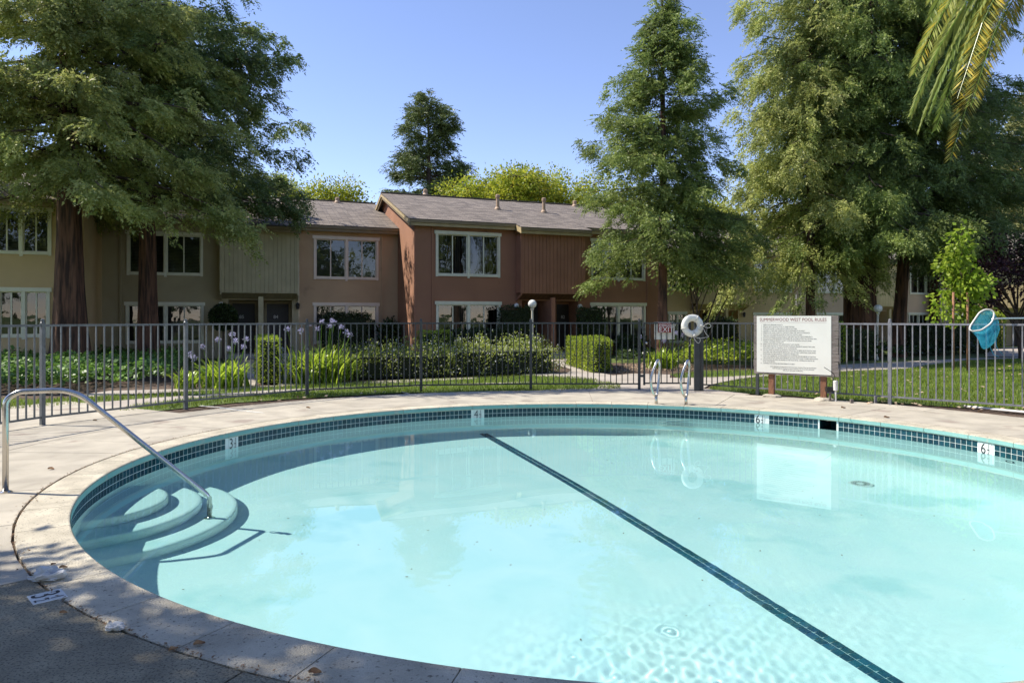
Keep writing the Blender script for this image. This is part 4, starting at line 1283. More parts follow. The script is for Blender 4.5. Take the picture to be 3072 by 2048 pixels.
globe_light(L_, 664, 913); lantern(L_, 893, 918)
vent(L_, 849, 625, .60); vent(L_, 681, 617, .5)
for px_, py_ in ((1012, 608),): vent(L_, px_, py_, .22)
s_ = L_.s(874); MB().box(s_ - .06, s_ + .06, -.10, -.002, 1.15, 1.36).build('mailbox', M['trim_brown'], L_.o)
# --- far left tan house ----------------------------------------------------------
FL0 = PL0 + U * sL0 - Vv * RC
F_ = Bld('townhouse', 'tan townhouse at the far left edge behind the thick redwood trunk', FL0, UA)
F_.wall_m = M['stucco_tan']
holes = [win_px(F_, -30, 615, 155, 762, M['trim_white'], 0, seed=9), win_px(F_, -10, 861, 150, 1015, M['trim_white'], 2, seed=10)]
wall_holes(F_, -9, 0, -.05, EH - .21, holes, M['stucco_tan'])
roof(F_, -9, .30, gable_r=True)
pilaster(F_, 246, M['board_tan'])
# --- tan house right -------------------------------------------------------------
ZT = -.32
PT0 = P0 + Vv * 3.15 + U * (sR1 + .05)
T1_ = Bld('townhouse', 'tan boarded townhouse seen between the two redwood groups', PT0, UA, ZT)
T1_.wall_m = M['stucco_tan']
sT1 = T1_.s(2388)
holes = [win_px(T1_, 2005, 785, 2060, 872, M['trim_white'], 1, seed=11), win_px(T1_, 2005, 934, 2058, 1030, M['trim_white'], 1, seed=12),
         win_px(T1_, 2260, 782, 2374, 876, M['trim_white'], 1, seed=13), win_px(T1_, 2260, 937, 2374, 1030, M['trim_white'], 0, seed=14)]
es0, es1 = T1_.s(2095), T1_.s(2214)
wall_holes(T1_, 0, sT1, -.05, EH - .21, holes + [(es0, es1, 0, zE)], M['stucco_tan'])
bs0, bs1 = T1_.s(2092, -.58), T1_.s(2250, -.58)
bump(T1_, bs0, bs1, T1_.z(910, bs0, -.6), .58, M['board_tan'], M['stucco_tan'], z_in=2.26, n=18)
entry(T1_, es0, es1, zE, [(T1_.s(2105, dd), T1_.s(2145, dd), 2.1), (T1_.s(2188, dd), T1_.s(2212, dd), 2.1)], (T1_.s(2176, -.5), T1_.s(2183, -.5)), M['stucco_tan'], M['board_tan'], dd, None, .55)
pilaster(T1_, 2381, M['board_tan']); lantern(T1_, 2228, 944)
T2_ = Bld('townhouse', 'pinkish beige townhouse behind the big clustered redwood trunks', PT0 + U * (sT1 + .01), UA, ZT)
T2_.wall_m = M['stucco_pink']
sT2 = T2_.s(2905)
holes = [win_px(T2_, 2450, 788, 2560, 880, M['trim_white'], 1, seed=15), win_px(T2_, 2450, 937, 2560, 1025, M['trim_white'], 0, seed=16),
         win_px(T2_, 2729, 797, 2827, 884, M['trim_white'], 1, seed=17), win_px(T2_, 2725, 937, 2786, 1010, M['trim_white'], 0, seed=18)]
es0, es1 = T2_.s(2600), T2_.s(2700)
wall_holes(T2_, 0, sT2, -.05, EH - .21, holes + [(es0, es1, 0, zE)], M['stucco_pink'])
bs0, bs1 = T2_.s(2592, -.58), T2_.s(2704, -.58)
bump(T2_, bs0, bs1, T2_.z(917, bs0, -.6), .58, M['board_tan'], M['stucco_pink'], z_in=2.26, n=14)
entry(T2_, es0, es1, zE, [(T2_.s(2610, dd), T2_.s(2640, dd), 2.1)], (T2_.s(2666, -.5), T2_.s(2672, -.5)), M['stucco_pink'], M['board_tan'], dd, None, .55)
roof(T1_, 0, sT1, jog=(T1_.s(2085, -.6), T1_.s(2258, -.6), .55), fas='trim_brown', trim='trim_brown')
roof(T2_, 0, sT2, jog=(T2_.s(2588, -.6), T2_.s(2710, -.6), .55), fas='trim_brown', trim='trim_brown', gable_r=True)
# --- sunlit house at the right ----------------------------------------------------
B_ = Bld('townhouse', 'sunlit beige townhouse at the right edge behind the purple plum', (25.0, 39.5), rad(-26), -.4)
B_.wall_m = M['stucco_beige']
holes = [win_px(B_, 2850, 865, 2934, 895, M['trim_white'], 1, seed=19)] if False else []
s0_ = B_.s(2861); s1_ = B_.s(2936)
holes = [window(B_, s0_, s1_, .9, B_.z(939, s1_), M['trim_white'], 0, 0, 19), window(B_, s0_, s1_, 3.1, B_.z(883, s1_) + .0 if False else 4.6, M['trim_white'], 1, 0, 20)]
es0, es1 = B_.s(2985), B_.s(3110)
wall_holes(B_, -1, 16, -.05, EH - .21, holes + [(es0, es1, 0, zE)], M['stucco_beige'])
bs0, bs1 = B_.s(2947, -.58), B_.s(3120, -.58)
bump(B_, bs0, bs1, B_.z(922, bs0, -.6), .58, M['board_tan'], M['stucco_beige'], z_in=2.26, n=18)
entry(B_, es0, es1, zE, [(B_.s(3040, dd), B_.s(3075, dd), 2.1)], (B_.s(3006, -.5), B_.s(3015, -.5)), M['stucco_beige'], M['board_tan'], dd, None, .55)
roof(B_, -1.3, 16, jog=(bs0 - .1, bs1 + .1, .55), fas='trim_gold', trim='trim_gold', gable_l=True)

# ================================================================ PLANTS
def unit(a): return a / (np.linalg.norm(a, axis=-1, keepdims=True) + 1e-9)

def leaf_quads(P, D, L, W, rng, nrm=None):
    """diamond leaves: base P, direction D, length L, width W -> V, F"""
    n = len(P)
    if nrm is None: nrm = rng.normal(size=(n, 3))
    side = unit(np.cross(D, nrm)) * (np.asarray(W).reshape(-1, 1) / 2)
    L = np.asarray(L).reshape(-1, 1)
    mid = P + D * L * .45
    V = np.stack([P, mid + side, P + D * L, mid - side], 1).reshape(-1, 3)
    F = np.arange(n * 4).reshape(-1, 4)
    return V, F

def sprays(P, D, L, nl, lw, rng, droop=.35, leaf_rel=.42):
    """feathery sprays: stems of length L with nl leaflets either side, plus tip"""
    n = len(P)
    t = (np.arange(nl) + .6) / nl
    L_ = L.reshape(-1, 1, 1)
    stem = P[:, None, :] + D[:, None, :] * L_ * t[None, :, None]
    stem[:, :, 2] -= (droop * L[:, None] * t[None, :] ** 2)
    dd = D[:, None, :].repeat(nl, 1).copy(); dd[:, :, 2] -= 2 * droop * t[None, :]
    dd = unit(dd)
    up = np.array([0, 0, 1.0]) + rng.normal(size=(n, 3)) * .5
    side = unit(np.cross(dd, up[:, None, :]))
    out = []
    ll = L[:, None] * leaf_rel * (1.15 - .75 * t[None, :]) * rng.uniform(.7, 1.2, (n, nl))
    for sg in (-1, 1):
        d2 = unit(dd * .75 + side * sg + rng.normal(size=(n, nl, 3)) * .18)
        out.append((stem.reshape(-1, 3), d2.reshape(-1, 3), ll.ravel()))
    P2 = np.concatenate([o[0] for o in out]); D2 = np.concatenate([o[1] for o in out]); L2 = np.concatenate([o[2] for o in out])
    P2 = np.concatenate([P2, stem[:, -1]]); D2 = np.concatenate([D2, dd[:, -1]]); L2 = np.concatenate([L2, L * leaf_rel * .8])
    r = rng.random(n); att = np.concatenate([np.repeat(r, nl), np.repeat(r, nl), r])
    att = np.clip(att * .7 + rng.random(len(att)) * .3, 0, 1)
    n2 = len(P2)
    sd = unit(np.cross(D2, rng.normal(size=(n2, 3)))) * (L2 * lw / 2)[:, None]
    q = P2 + D2 * (L2 * .25)[:, None]
    V = np.stack([q - sd, q + sd, P2 + D2 * L2[:, None]], 1).reshape(-1, 3)
    F = np.arange(n2 * 3).reshape(-1, 3)
    return V, F, att

def trunk_mesh(base, top, r0, r1, n=44, flare=1.5, wob=.05, seed=0, rings=40, flute=.08):
    R = np.random.default_rng(seed)
    b = np.array(base, float); tp = np.array(top, float)
    mb = MB(); ph = R.uniform(0, 6.28, 4)
    for i in range(rings + 1):
        t = i / rings
        c = b + (tp - b) * t; H = np.linalg.norm(tp - b)
        c[0] += wob * math.sin(t * 5 + ph[0]) * r0 * 2; c[1] += wob * math.sin(t * 4 + ph[1]) * r0 * 2
        r = r0 + (r1 - r0) * t
        r *= 1 + (flare - 1) * math.exp(-t * H / (r0 * 2.6))
        for k in range(n):
            a = 2 * math.pi * k / n
            rr = r * (1 + flute * math.sin(5 * a + ph[2] + t * 2) * (1 + 1.5 * math.exp(-t * H / (r0 * 3))) + .030 * math.sin(11 * a + t * 9 + ph[3]) + .042 * abs(math.sin(9.5 * a + t * 5 + ph[1] + .6 * math.sin(t * 23))) + R.uniform(-.012, .012))
            mb.v.append((c[0] + rr * math.cos(a), c[1] + rr * math.sin(a), c[2]))
    for i in range(rings):
        for k in range(n):
            q = i * n + k; w = i * n + (k + 1) % n; mb.f.append((q, w, w + n, q + n))
    return mb

def conifer(name, label, base, H, r0, z0, prof, nb, leafm, barkm, seed, spray=.34, per=26, lw=.20, nl=7, pitch=(.35, -.25), droop=.35, lean=(0, 0), cat='tree', group=None, hang=0.0, bend=.0, zmax=None, asym=None, flare=1.5, sub=.38, top_r=.03, extra=None, zthin=99, ragged=False):
    """trunk with whorls of branches carrying feathery sprays"""
    R = np.random.default_rng(seed)
    o = empty(name, tuple(base), label=label, cat=cat, group=group)
    top = (lean[0], lean[1], H)
    trunk_mesh((0, 0, -.1), top, r0, top_r, seed=seed, flare=flare).build('trunk', barkm, o, True)
    SP = []; SD = []; SL = []
    wood = MB()
    for i in range(nb):
        u = (i + R.random()) / nb
        z = z0 + (H - z0) * u ** 1.0
        if zmax and z > zmax: continue
        az = R.uniform(0, 2 * np.pi)
        Lb = prof(u) * (R.uniform(.5, 1.2) if ragged else R.uniform(.72, 1.12))
        if asym: Lb *= asym(az, u)
        if Lb < .15: continue
        pit = pitch[0] * u + pitch[1] * (1 - u) + R.normal() * .12
        start = np.array([lean[0] * z / H, lean[1] * z / H, z])
        d = np.array([math.cos(az) * math.cos(pit), math.sin(az) * math.cos(pit), math.sin(pit)])
        m = max(6, int(Lb * 5)); tt_ = np.linspace(0, 1, m)
        pts = start + d * Lb * tt_[:, None]; pts[:, 2] += -droop * Lb * .5 * tt_ ** 1.6 + bend * Lb * tt_ ** 2.5
        pts += R.normal(size=pts.shape) * .03 * Lb * tt_[:, None] * .5
        if Lb > .8: wood.tube([Vector(p) for p in pts[::max(1, m // 5)]], [max(.008, r0 * .16 * (1 - k / 6)) * min(1, Lb / 3) for k in range(len(pts[::max(1, m // 5)]))], 5, cap=False)
        ns = int(per * Lb * (.4 if z > zthin else 1))
        nc_ = max(3, int(Lb * 3.2))
        tc = R.random(nc_) ** .7 * .93 + .07; lc = R.normal(size=nc_) * sub * Lb * (.25 + .75 * (1 - tc)) * np.minimum(1, tc * 2.5) * .6
        ci = R.integers(0, nc_, ns)
        t = np.clip(tc[ci] + R.normal(size=ns) * .16 / Lb, .03, 1.0)
        fi = t * (m - 1); i0 = np.minimum(fi.astype(int), m - 2); fr_ = (fi - i0)[:, None]
        c = pts[i0] * (1 - fr_) + pts[i0 + 1] * fr_
        side = np.array([-d[1], d[0], 0]); side /= np.linalg.norm(side) + 1e-9
        lat = lc[ci] + R.normal(size=ns) * .15
        c = c + side * lat[:, None]
        hz = hang * R.random(nc_)[ci]
        c[:, 2] += R.normal(size=ns) * .09 + (R.normal(size=nc_) * .12)[ci] - np.abs(lat) * .25 - hz * R.random(ns)
        dirs = unit(d[None] * .8 + side[None] * np.sign(lat)[:, None] * R.uniform(.2, 1.1, (ns, 1)) + R.normal(size=(ns, 3)) * .35 + np.array([0, 0, -.15 - hang * .6]))
        SP.append(c); SD.append(dirs); SL.append(spray * R.uniform(.6, 1.3, ns))
    if extra:
        a, b, c = extra(R); SP.append(a); SD.append(b); SL.append(c)
    P = np.concatenate(SP); D = np.concatenate(SD); L = np.concatenate(SL)
    V, F, att = sprays(P, D, L, nl, lw, R, droop=.3)
    nmesh('crown', V, F, leafm, o, attr=att)
    wood.build('limbs', M['twig'] if barkm is not M['bark'] else M['bark_grey'], o)
    return o

def blob_tree(name, label, base, H, r0, blobs, leafm, barkm, seed, n, ls, cat='tree', group=None, trunks=None, lw=.55, shell=.55):
    """broadleaf tree: leaf clouds round a branching skeleton; blobs = (x,y,z,rx,ry,rz) local"""
    R = np.random.default_rng(seed)
    o = empty(name, tuple(base), label=label, cat=cat, group=group)
    if trunks is None: trunks = [((0, 0, -.1), (0, 0, H * .6), r0)]
    tm = MB()
    for a, b, r in trunks:
        t_ = trunk_mesh(a, b, r, r * .45, n=12, seed=seed, rings=14, flare=1.2, wob=.3); tm.add(t_.v, t_.f)
    tm.build('trunk', barkm, o, True)
    wood = MB(); P = []; D = []
    vol = np.array([b[3] * b[4] * b[5] for b in blobs]); vol = vol ** .8 / (vol ** .8).sum()
    top = np.array(trunks[0][1])
    for (x, y, z, rx, ry, rz), w in zip(blobs, vol):
        c = np.array([x, y, z]); rr = np.array([rx, ry, rz])
        mid = (c + top) / 2 + R.normal(size=3) * .1 * rx
        st = top * R.uniform(.6, 1)
        wood.tube([Vector(st), Vector(mid), Vector(c)], [r0 * .35, r0 * .22, r0 * .1], 5, cap=False)
        k = int(n * w)
        nc = max(5, int(k / 38))
        dirc = unit(R.normal(size=(nc, 3))); cc = c + dirc * rr * (R.random((nc, 1)) ** .33 * (1 - shell * .3) + .12)
        ci = R.integers(0, nc, k)
        off = R.normal(size=(k, 3)) * (rr.mean() * .16 + ls * .6)
        p = cc[ci] + off
        P.append(p); D.append(unit(off + R.normal(size=(k, 3)) * .25 * ls + dirc[ci] * .4 * ls + np.array([0, 0, -.12])))
        for q in range(min(nc, 14)):
            wood.tube([Vector(c), Vector(cc[q])], [r0 * .1, r0 * .04], 4, cap=False)
    P = np.concatenate(P); D = np.concatenate(D)
    L = ls * R.uniform(.6, 1.25, len(P))
    V, F = leaf_quads(P, D, L, L * lw, R)
    nmesh('crown', V, F, leafm, o, attr=R.random(len(F)) ** 1.1)
    wood.build('limbs', barkm, o)
    return o

# ---- redwoods at the left
redwoods = 'tall redwood trees round the pool garden'
def thin(z, zc): return 1.0 if z < zc else .45
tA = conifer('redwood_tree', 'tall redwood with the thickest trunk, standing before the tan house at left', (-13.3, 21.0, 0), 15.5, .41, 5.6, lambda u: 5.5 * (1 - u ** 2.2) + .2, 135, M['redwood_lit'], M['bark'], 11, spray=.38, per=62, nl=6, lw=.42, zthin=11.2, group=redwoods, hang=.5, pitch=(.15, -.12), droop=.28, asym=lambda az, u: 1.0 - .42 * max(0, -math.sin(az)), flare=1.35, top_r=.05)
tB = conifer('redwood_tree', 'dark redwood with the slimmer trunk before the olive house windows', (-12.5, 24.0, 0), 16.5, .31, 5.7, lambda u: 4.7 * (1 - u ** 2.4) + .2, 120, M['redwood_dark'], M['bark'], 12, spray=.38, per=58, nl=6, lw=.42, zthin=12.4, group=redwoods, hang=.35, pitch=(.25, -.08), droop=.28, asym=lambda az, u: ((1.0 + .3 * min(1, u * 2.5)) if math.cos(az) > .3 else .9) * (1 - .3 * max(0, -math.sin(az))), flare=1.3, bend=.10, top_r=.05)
# ---- centre right redwood
def prof_c(u): return 3.05 * (1 - u ** 1.9) * (1 if u > .10 else .85) + .04
tC = conifer('redwood_tree', 'cone-shaped green redwood standing right of the red-brown house front', ((1988 - CX) / FPX * 24.2, 24.2, 0), 12.9, .18, 3.5, prof_c, 175, M['redwood_green'], M['bark'], 13, spray=.30, per=62, nl=6, lw=.42, group=redwoods, pitch=(.6, -.08), droop=.30, hang=.25, sub=.5, ragged=True, flare=1.2)
# ---- right cluster
def cl(px, Y): return ((px - CX) / FPX * Y, Y, -.2)
tD = conifer('redwood_tree', 'broadest redwood of the right cluster, with the thick fluted trunk', cl(2593, 28), 24, .44, 5.2, lambda u: 4.4 * (1 - u * .35), 190, M['redwood_green'], M['bark'], 14, spray=.38, per=48, nl=6, lw=.42, zmax=17.5, zthin=14.5, group=redwoods, hang=.8, pitch=(.1, -.22), flare=1.4)
tE = conifer('redwood_tree', 'redwood of the right cluster with drooping grey-green sprays, leftmost trunk of it', cl(2432, 27.5), 19.5, .18, 4.1, lambda u: 3.4 * (1 - u * .45), 150, M['redwood_lit'], M['bark'], 15, spray=.36, per=54, nl=6, lw=.42, zmax=17.5, zthin=14.5, group=redwoods, hang=.9, pitch=(.15, -.25), flare=1.2, asym=lambda az, u: 1.12 if math.cos(az) < 0 else .8)
tF = conifer('redwood_tree', 'slender dark trunk redwood just left of the thick fluted one', cl(2546, 28.6), 21, .18, 5.0, lambda u: 3.2 * (1 - u * .4), 125, M['redwood_dark'], M['bark'], 16, spray=.36, per=46, nl=6, lw=.42, zmax=16.5, group=redwoods, hang=.8, pitch=(.1, -.22), flare=1.2)
tG = conifer('redwood_tree', 'leaning redwood just right of the dull globe lamp', cl(2692, 28), 21, .25, 5.0, lambda u: 3.6 * (1 - u * .4), 160, M['redwood_dark'], M['bark'], 17, spray=.36, per=46, nl=6, lw=.42, zmax=16.5, lean=(1.3, 0), group=redwoods, hang=.7, pitch=(.15, -.22), flare=1.4)
tH = conifer('redwood_tree', 'redwood at the right end of the cluster, before the pinkish house', cl(2803, 29.5), 16, .22, 4.8, lambda u: 3.4 * (1 - u * .5), 140, M['redwood_dark'], M['bark'], 18, spray=.38, per=46, nl=6, lw=.42, group=redwoods, hang=.5, pitch=(.25, -.15), flare=1.2, asym=lambda az, u: 1.35 if math.cos(az) > .4 else .85)
# ---- background
def behind(px, Y): return ((px - CX) / FPX * Y, Y, 0)
tP = conifer('pine_tree', 'lone dark pine rising behind the ridge of the red-brown house', behind(1285, 58), 19.8, .45, 6.2, lambda u: 4.4 * (1 - u) ** .55 * (.8 + .25 * math.sin(u * 17)) + .5, 130, M['pine'], M['bark_grey'], 21, spray=.75, per=26, nl=6, lw=.35, pitch=(.5, .05), droop=.2, bend=.12, sub=.7, flare=1.1)
yel = 'yellow-green broadleaf trees behind the houses'
def yblobs(R, n, w, z0, z1):
    return [(R.uniform(-w, w), R.uniform(-1.5, 1.5), R.uniform(z0, z1), R.uniform(.8, 1.6), 1.3, R.uniform(.7, 1.4)) for _ in range(int(n * 1.7))]
for k, (px, Y, w, zt, lab) in enumerate([(835, 52, 3.2, 13.0, 'yellow-green tree behind the olive house, half hidden by redwood branches'),
                                    (975, 54, 2.4, 12.4, 'yellow-green willowy tree above the ridge beside the small pale flue'),
                                    (1110, 50, 1.6, 9.9, 'low yellow tree top just left of the red-brown gable'),
                                    (1480, 48, 3.6, 12.4, 'large yellow-green tree right of the pine, above the first flue'),
                                    (1690, 52, 3.6, 12.9, 'bright yellow-green tree behind the second flue'),
                                    (1840, 50, 2.8, 11.8, 'yellow-green tree half hidden by the cone-shaped redwood'),
                                    (2150, 60, 2.2, 12.2, 'yellow-orange tree top glimpsed between the two redwood groups')]):
    R = random.Random(40 + k)
    bl = yblobs(R, 9 + int(w * 2), w, zt * .55, zt - 1.3)
    blob_tree('broadleaf_tree', lab, behind(px, Y), zt, .25, bl, M['yellow_leaf'], M['bark_grey'], 50 + k, 22000, .21, group=yel)
R = random.Random(5)
blob_tree('pine_tree', 'dark rounded pine crown right of the lone pine', behind(1395, 56), 12, .3, [(R.uniform(-2.6, 2.6), 0, R.uniform(8.5, 11.0), 1.5, 1.4, 1.0) for _ in range(9)], M['pine'], M['bark_grey'], 61, 9000, .36, lw=.3)
conifer('redwood_tree', 'distant sunlit conifer with thin pointed top beside the palm fronds', behind(2968, 62), 20.5, .35, 3, lambda u: 5.2 * (1 - u) ** .8 + .3, 120, M['far_leaf'], M['bark_grey'], 31, spray=.7, per=24, nl=6, lw=.4, pitch=(.3, -.1), sub=.6)
conifer('redwood_tree', 'distant yellow-green conifer at the right edge of the picture', behind(3100, 50), 17.5, .35, 3, lambda u: 5.0 * (1 - u) ** .7 + .4, 120, M['far_leaf'], M['bark_grey'], 32, spray=.7, per=24, nl=6, lw=.4, pitch=(.3, -.1), sub=.6)
# far tree mass filling the gaps
R = random.Random(9)
for k, (px, lab) in enumerate([(2300, 'hazy green tree behind the tan house roof'), (2480, 'dense green tree behind the right redwood cluster'), (2720, 'green tree showing through gaps of the right redwood cluster'), (200, 'green tree behind the tan house at the left edge'), (480, 'green tree behind the olive house roof at left')]):
    blob_tree('broadleaf_tree', lab, behind(px, 62), 13, .3, [(R.uniform(-3.5, 3.5), 0, R.uniform(6, 11 if px < 2400 else 10.5), 2.2, 1.8, 1.7) for _ in range(9)], M['far_leaf'], M['bark_grey'], 70 + k, 6000, .42)

# ---- young maple with stakes, plum, small dark tree
mp = gp(2883, 1110)
blob_tree('young_maple', 'young bright green staked maple on the right lawn', (mp[0], mp[1], 0), 4.0, .035,
          [(0, 0, 3.9, .16, .16, .3), (.05, 0, 3.45, .34, .3, .3), (-.12, 0, 3.0, .42, .4, .3), (.22, .05, 2.85, .42, .35, .28), (-.05, .1, 2.45, .5, .45, .28), (.35, 0, 2.35, .40, .35, .2), (-.38, 0, 2.05, .32, .3, .2), (.25, 0, 1.85, .36, .3, .18), (-.55, 0, 1.62, .28, .2, .12), (-.05, 0, 1.5, .25, .2, .12)],
          M['maple_leaf'], M['bark_grey'], 81, 2300, .135, trunks=[((0, 0, -.05), (0, 0, 3.3), .022)], lw=.75)
for dx, px in ((0, 2860), (1, 2903)):
    x, y = gp(px, 1112)
    tag(MB().tube([(0, 0, -.05), (.0, 0, 2.25)], .030, 10).build('tree_stake', M['stake'], None, True, loc=(x, y, 0)), ('left' if dx == 0 else 'right') + ' wooden stake of the two beside the young maple', 'stake', 'stakes of the young maple')
R = random.Random(12)
blob_tree('plum_tree', 'purple-leaved plum tree at the right edge behind the net', ((3062 - CX) / FPX * 26, 26, -.2), 5.6, .11,
          [(R.uniform(-2.3, 1.2), R.uniform(-1, 1), R.uniform(2.3, 5.0), .75, .7, .5) for _ in range(15)] + [(-1.9, 0, 2.5, .6, .6, .35), (-1.2, 0, 4.2, .8, .7, .6)], M['plum_leaf'], M['bark_grey'], 82, 8000, .13, lw=.6,
          trunks=[((0, 0, -.1), (-.15, 0, 2.0), .09), ((0, 0, .9), (-.9, 0, 2.6), .05), ((0, 0, 1.0), (.8, 0, 2.7), .05)])
sx = (2098 - CX) / FPX * 27
blob_tree('small_tree', 'small many-stemmed dark tree in front of the tan house entry', (sx, 27, -.2), 4, .07,
          [(-.3, 0, 3.2, .9, .8, .5), (.6, 0, 3.4, .9, .8, .5), (1.3, 0, 3.7, .7, .6, .5), (-1.0, 0, 3.6, .7, .6, .5), (.2, 0, 4.0, 1.2, .8, .5)], M['redwood_green'], M['bark_grey'], 83, 3600, .15,
          trunks=[((0, 0, -.1), (-.1, 0, 2.9), .07), ((.05, 0, .6), (.7, 0, 2.8), .045), ((.0, 0, .8), (-.35, .1, 3.0), .04), ((.1, 0, .4), (1.1, 0, 2.6), .04)])

# ---- palm over the right corner (crown stands outside the frame)
def palm(base, crown, label, seed=3):
    R = np.random.default_rng(seed)
    o = empty('palm_tree', (base[0], base[1], 0), label=label, cat='palm tree')
    ct = Vector(crown) - Vector((base[0], base[1], 0))
    trunk_mesh((0, 0, -.1), (ct.x, ct.y, ct.z), .34, .30, seed=seed, flare=1.1, wob=.02).build('trunk', M['bark_grey'], o, True)
    for i in range(95):
        az = R.uniform(0, 2 * np.pi)
        el = R.uniform(-.75, .95)
        L = R.uniform(2.9, 3.5)
        n = 16; t = np.linspace(0, 1, n)
        h = L * (t * math.cos(el)) * (1 - .12 * t ** 2)
        z = L * t * math.sin(el) - L * (.50 + .25 * math.cos(el)) * t ** 2.2
        pts = np.stack([h * math.cos(az), h * math.sin(az), z], 1) + np.array(ct)
        # leaflets
        m = 120; tt2 = np.linspace(.12, .99, m); fi = tt2 * (n - 1); i0 = np.minimum(fi.astype(int), n - 2); fr_ = (fi - i0)[:, None]
        c = pts[i0] * (1 - fr_) + pts[i0 + 1] * fr_; tan = unit(pts[i0 + 1] - pts[i0])
        side = unit(np.cross(tan, np.array([0, 0, 1.0])[None] + R.normal(size=(1, 3)) * .3))
        ll = .42 * np.sin(np.pi * np.clip(tt2 * .92 + .06, 0, 1)) ** .55 + .05
        Ps = []; Ds = []; Ls = []
        for sg in (-1, 1):
            d = unit(tan * .75 + side * sg * .8 + np.array([0, 0, -.22]) + R.normal(size=(m, 3)) * .05)
            Ps.append(c); Ds.append(d); Ls.append(ll)
        P = np.concatenate(Ps); D = np.concatenate(Ds); LL = np.concatenate(Ls)
        V, F = leaf_quads(P, D, LL, np.full(len(P), .030), R, nrm=np.tile(np.array([[0, 0, 1.0]]), (len(P), 1)) + R.normal(size=(len(P), 3)) * .25)
        f = nmesh('frond', V, F, M['palm_leaf'], o, attr=np.clip(R.random() ** 1.5 + R.normal(size=len(F)) * .08, 0, 1))
        MB().tube([Vector(p) for p in pts[::3]] + [Vector(pts[-1])], [.022, .018, .014, .010, .007, .004, .003][:len(pts[::3]) + 1], 5, cap=False).build('rachis', M['strap_leaf'], f)
    return o
palm((9.9, 11.6), (9.85, 11.6, 8.75), 'feather palm whose fronds hang over the upper right corner')

# ---- shade trees standing outside the frame on the left, whose shadows fall on the deck
def shade_tree(x, y, label, blobs, seed, n=9000, ls=.16, r0=.2):
    blob_tree('shade_tree', label, (x, y, 0), 6, r0, blobs, M['dark_leaf'], M['bark_grey'], seed, n, ls, group='trees beside the pool outside the view')

# ================================================================ HEDGES AND BEDS
def hedge_box(name, label, pts, h0, h, leafm, seed, dens=420, ls=.06, cat='hedge', rough=.03, top_round=.06, kind=None, group=None, flowers=0, lw=.6, parent=None):
    """clipped hedge over a ground polygon: dark core plus a skin of leaves"""
    R = np.random.default_rng(seed)
    P = np.array(pts); c = P.mean(0)
    o = empty(name, (c[0], c[1], 0), label=label, cat=cat, group=group)
    Q = P - c
    core = MB(); n = len(Q)
    inner = Q * .90
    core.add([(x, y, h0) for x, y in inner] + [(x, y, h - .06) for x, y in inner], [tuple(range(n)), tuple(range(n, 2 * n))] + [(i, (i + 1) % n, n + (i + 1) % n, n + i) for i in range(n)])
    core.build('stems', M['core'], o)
    pos = []; nor = []
    # sides
    cw = 1 if np.sum(Q[:, 0] * np.roll(Q[:, 1], -1) - np.roll(Q[:, 0], -1) * Q[:, 1]) > 0 else -1
    for i in range(n):
        a = Q[i]; b = Q[(i + 1) % n]; L = np.linalg.norm(b - a)
        k = int(L * (h - h0) * dens)
        t = R.random((k, 1)); z = R.random((k, 1)) * (h - h0) + h0
        p = np.hstack([a + (b - a) * t, z]); nn_ = np.array([(b - a)[1], -(b - a)[0]]) / (L + 1e-9) * cw
        pos.append(p); nor.append(np.tile([nn_[0], nn_[1], .25], (k, 1)))
    lo = Q.min(0); hi = Q.max(0)
    k = int((hi - lo).prod() * dens * 1.1)
    T = R.uniform(lo, hi, (k, 2)); T = T[inpoly(T, [tuple(q) for q in Q])]
    pos.append(np.hstack([T, np.full((len(T), 1), h)])); nor.append(np.tile([0, 0, 1.0], (len(T), 1)))
    pos = np.concatenate(pos); nor = np.concatenate(nor)
    nz = np.array([noise.noise((p[0] * 2.1 + seed, p[1] * 2.1, p[2] * 2.1)) for p in pos])[:, None]
    pos = pos + nor * (nz * rough * 2 + R.normal(size=(len(pos), 1)) * rough * .6)
    D = unit(nor * .7 + R.normal(size=pos.shape) * .6 + np.array([0, 0, .25]))
    L = ls * R.uniform(.6, 1.3, len(pos))
    V, F = leaf_quads(pos, D, L, L * lw, R)
    f = nmesh('foliage', V, F, leafm, o, attr=R.random(len(F)))
    if flowers:
        idx_ = R.choice(len(pos), flowers)
        fp = pos[idx_] + nor[idx_] * .035 + np.array([0, 0, .02])
        DD = unit(R.normal(size=fp.shape) + nor[idx_])
        PP = np.repeat(fp, 3, 0); D3 = unit(R.normal(size=PP.shape) + np.repeat(nor[idx_], 3, 0) * .4)
        V, F = leaf_quads(PP, D3, np.full(len(PP), .030), np.full(len(PP), .022), R)
        tag(nmesh('blossoms', V, F, M['white_flower'], o, attr=R.random(len(F))), kind='stuff')
    return o
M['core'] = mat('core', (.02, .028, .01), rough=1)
M['star_leaf'] = leafmat('star_leaf', (.15, .21, .03), (.40, .44, .10), transl=.5)

def rect(p0, p1, depth, n=None):
    """ground strip whose front edge runs p0-p1, deepening away from the camera"""
    a = np.array(p0); b = np.array(p1); d = (b - a) / np.linalg.norm(b - a); n = np.array([-d[1], d[0]]) if n is None else np.array(n)
    return [tuple(a), tuple(b), tuple(b + n * depth), tuple(a + n * depth)]
# long star-jasmine hedge
hedge_box('flowering_hedge', 'long low hedge dotted with small white flowers before the red-brown house', rect(gp(1030, 1138), gp(1360, 1128), 1.5), 0, .58, M['star_leaf'], 1, dens=620, ls=.06, rough=.20, flowers=600)
hedge_box('flowering_hedge', 'sunlit right half of the white-flowered hedge, ending at the entry walk', rect(gp(1362, 1127), gp(1672, 1118), 1.5), 0, .66, M['star_leaf'], 2, dens=620, ls=.06, rough=.20, flowers=900)
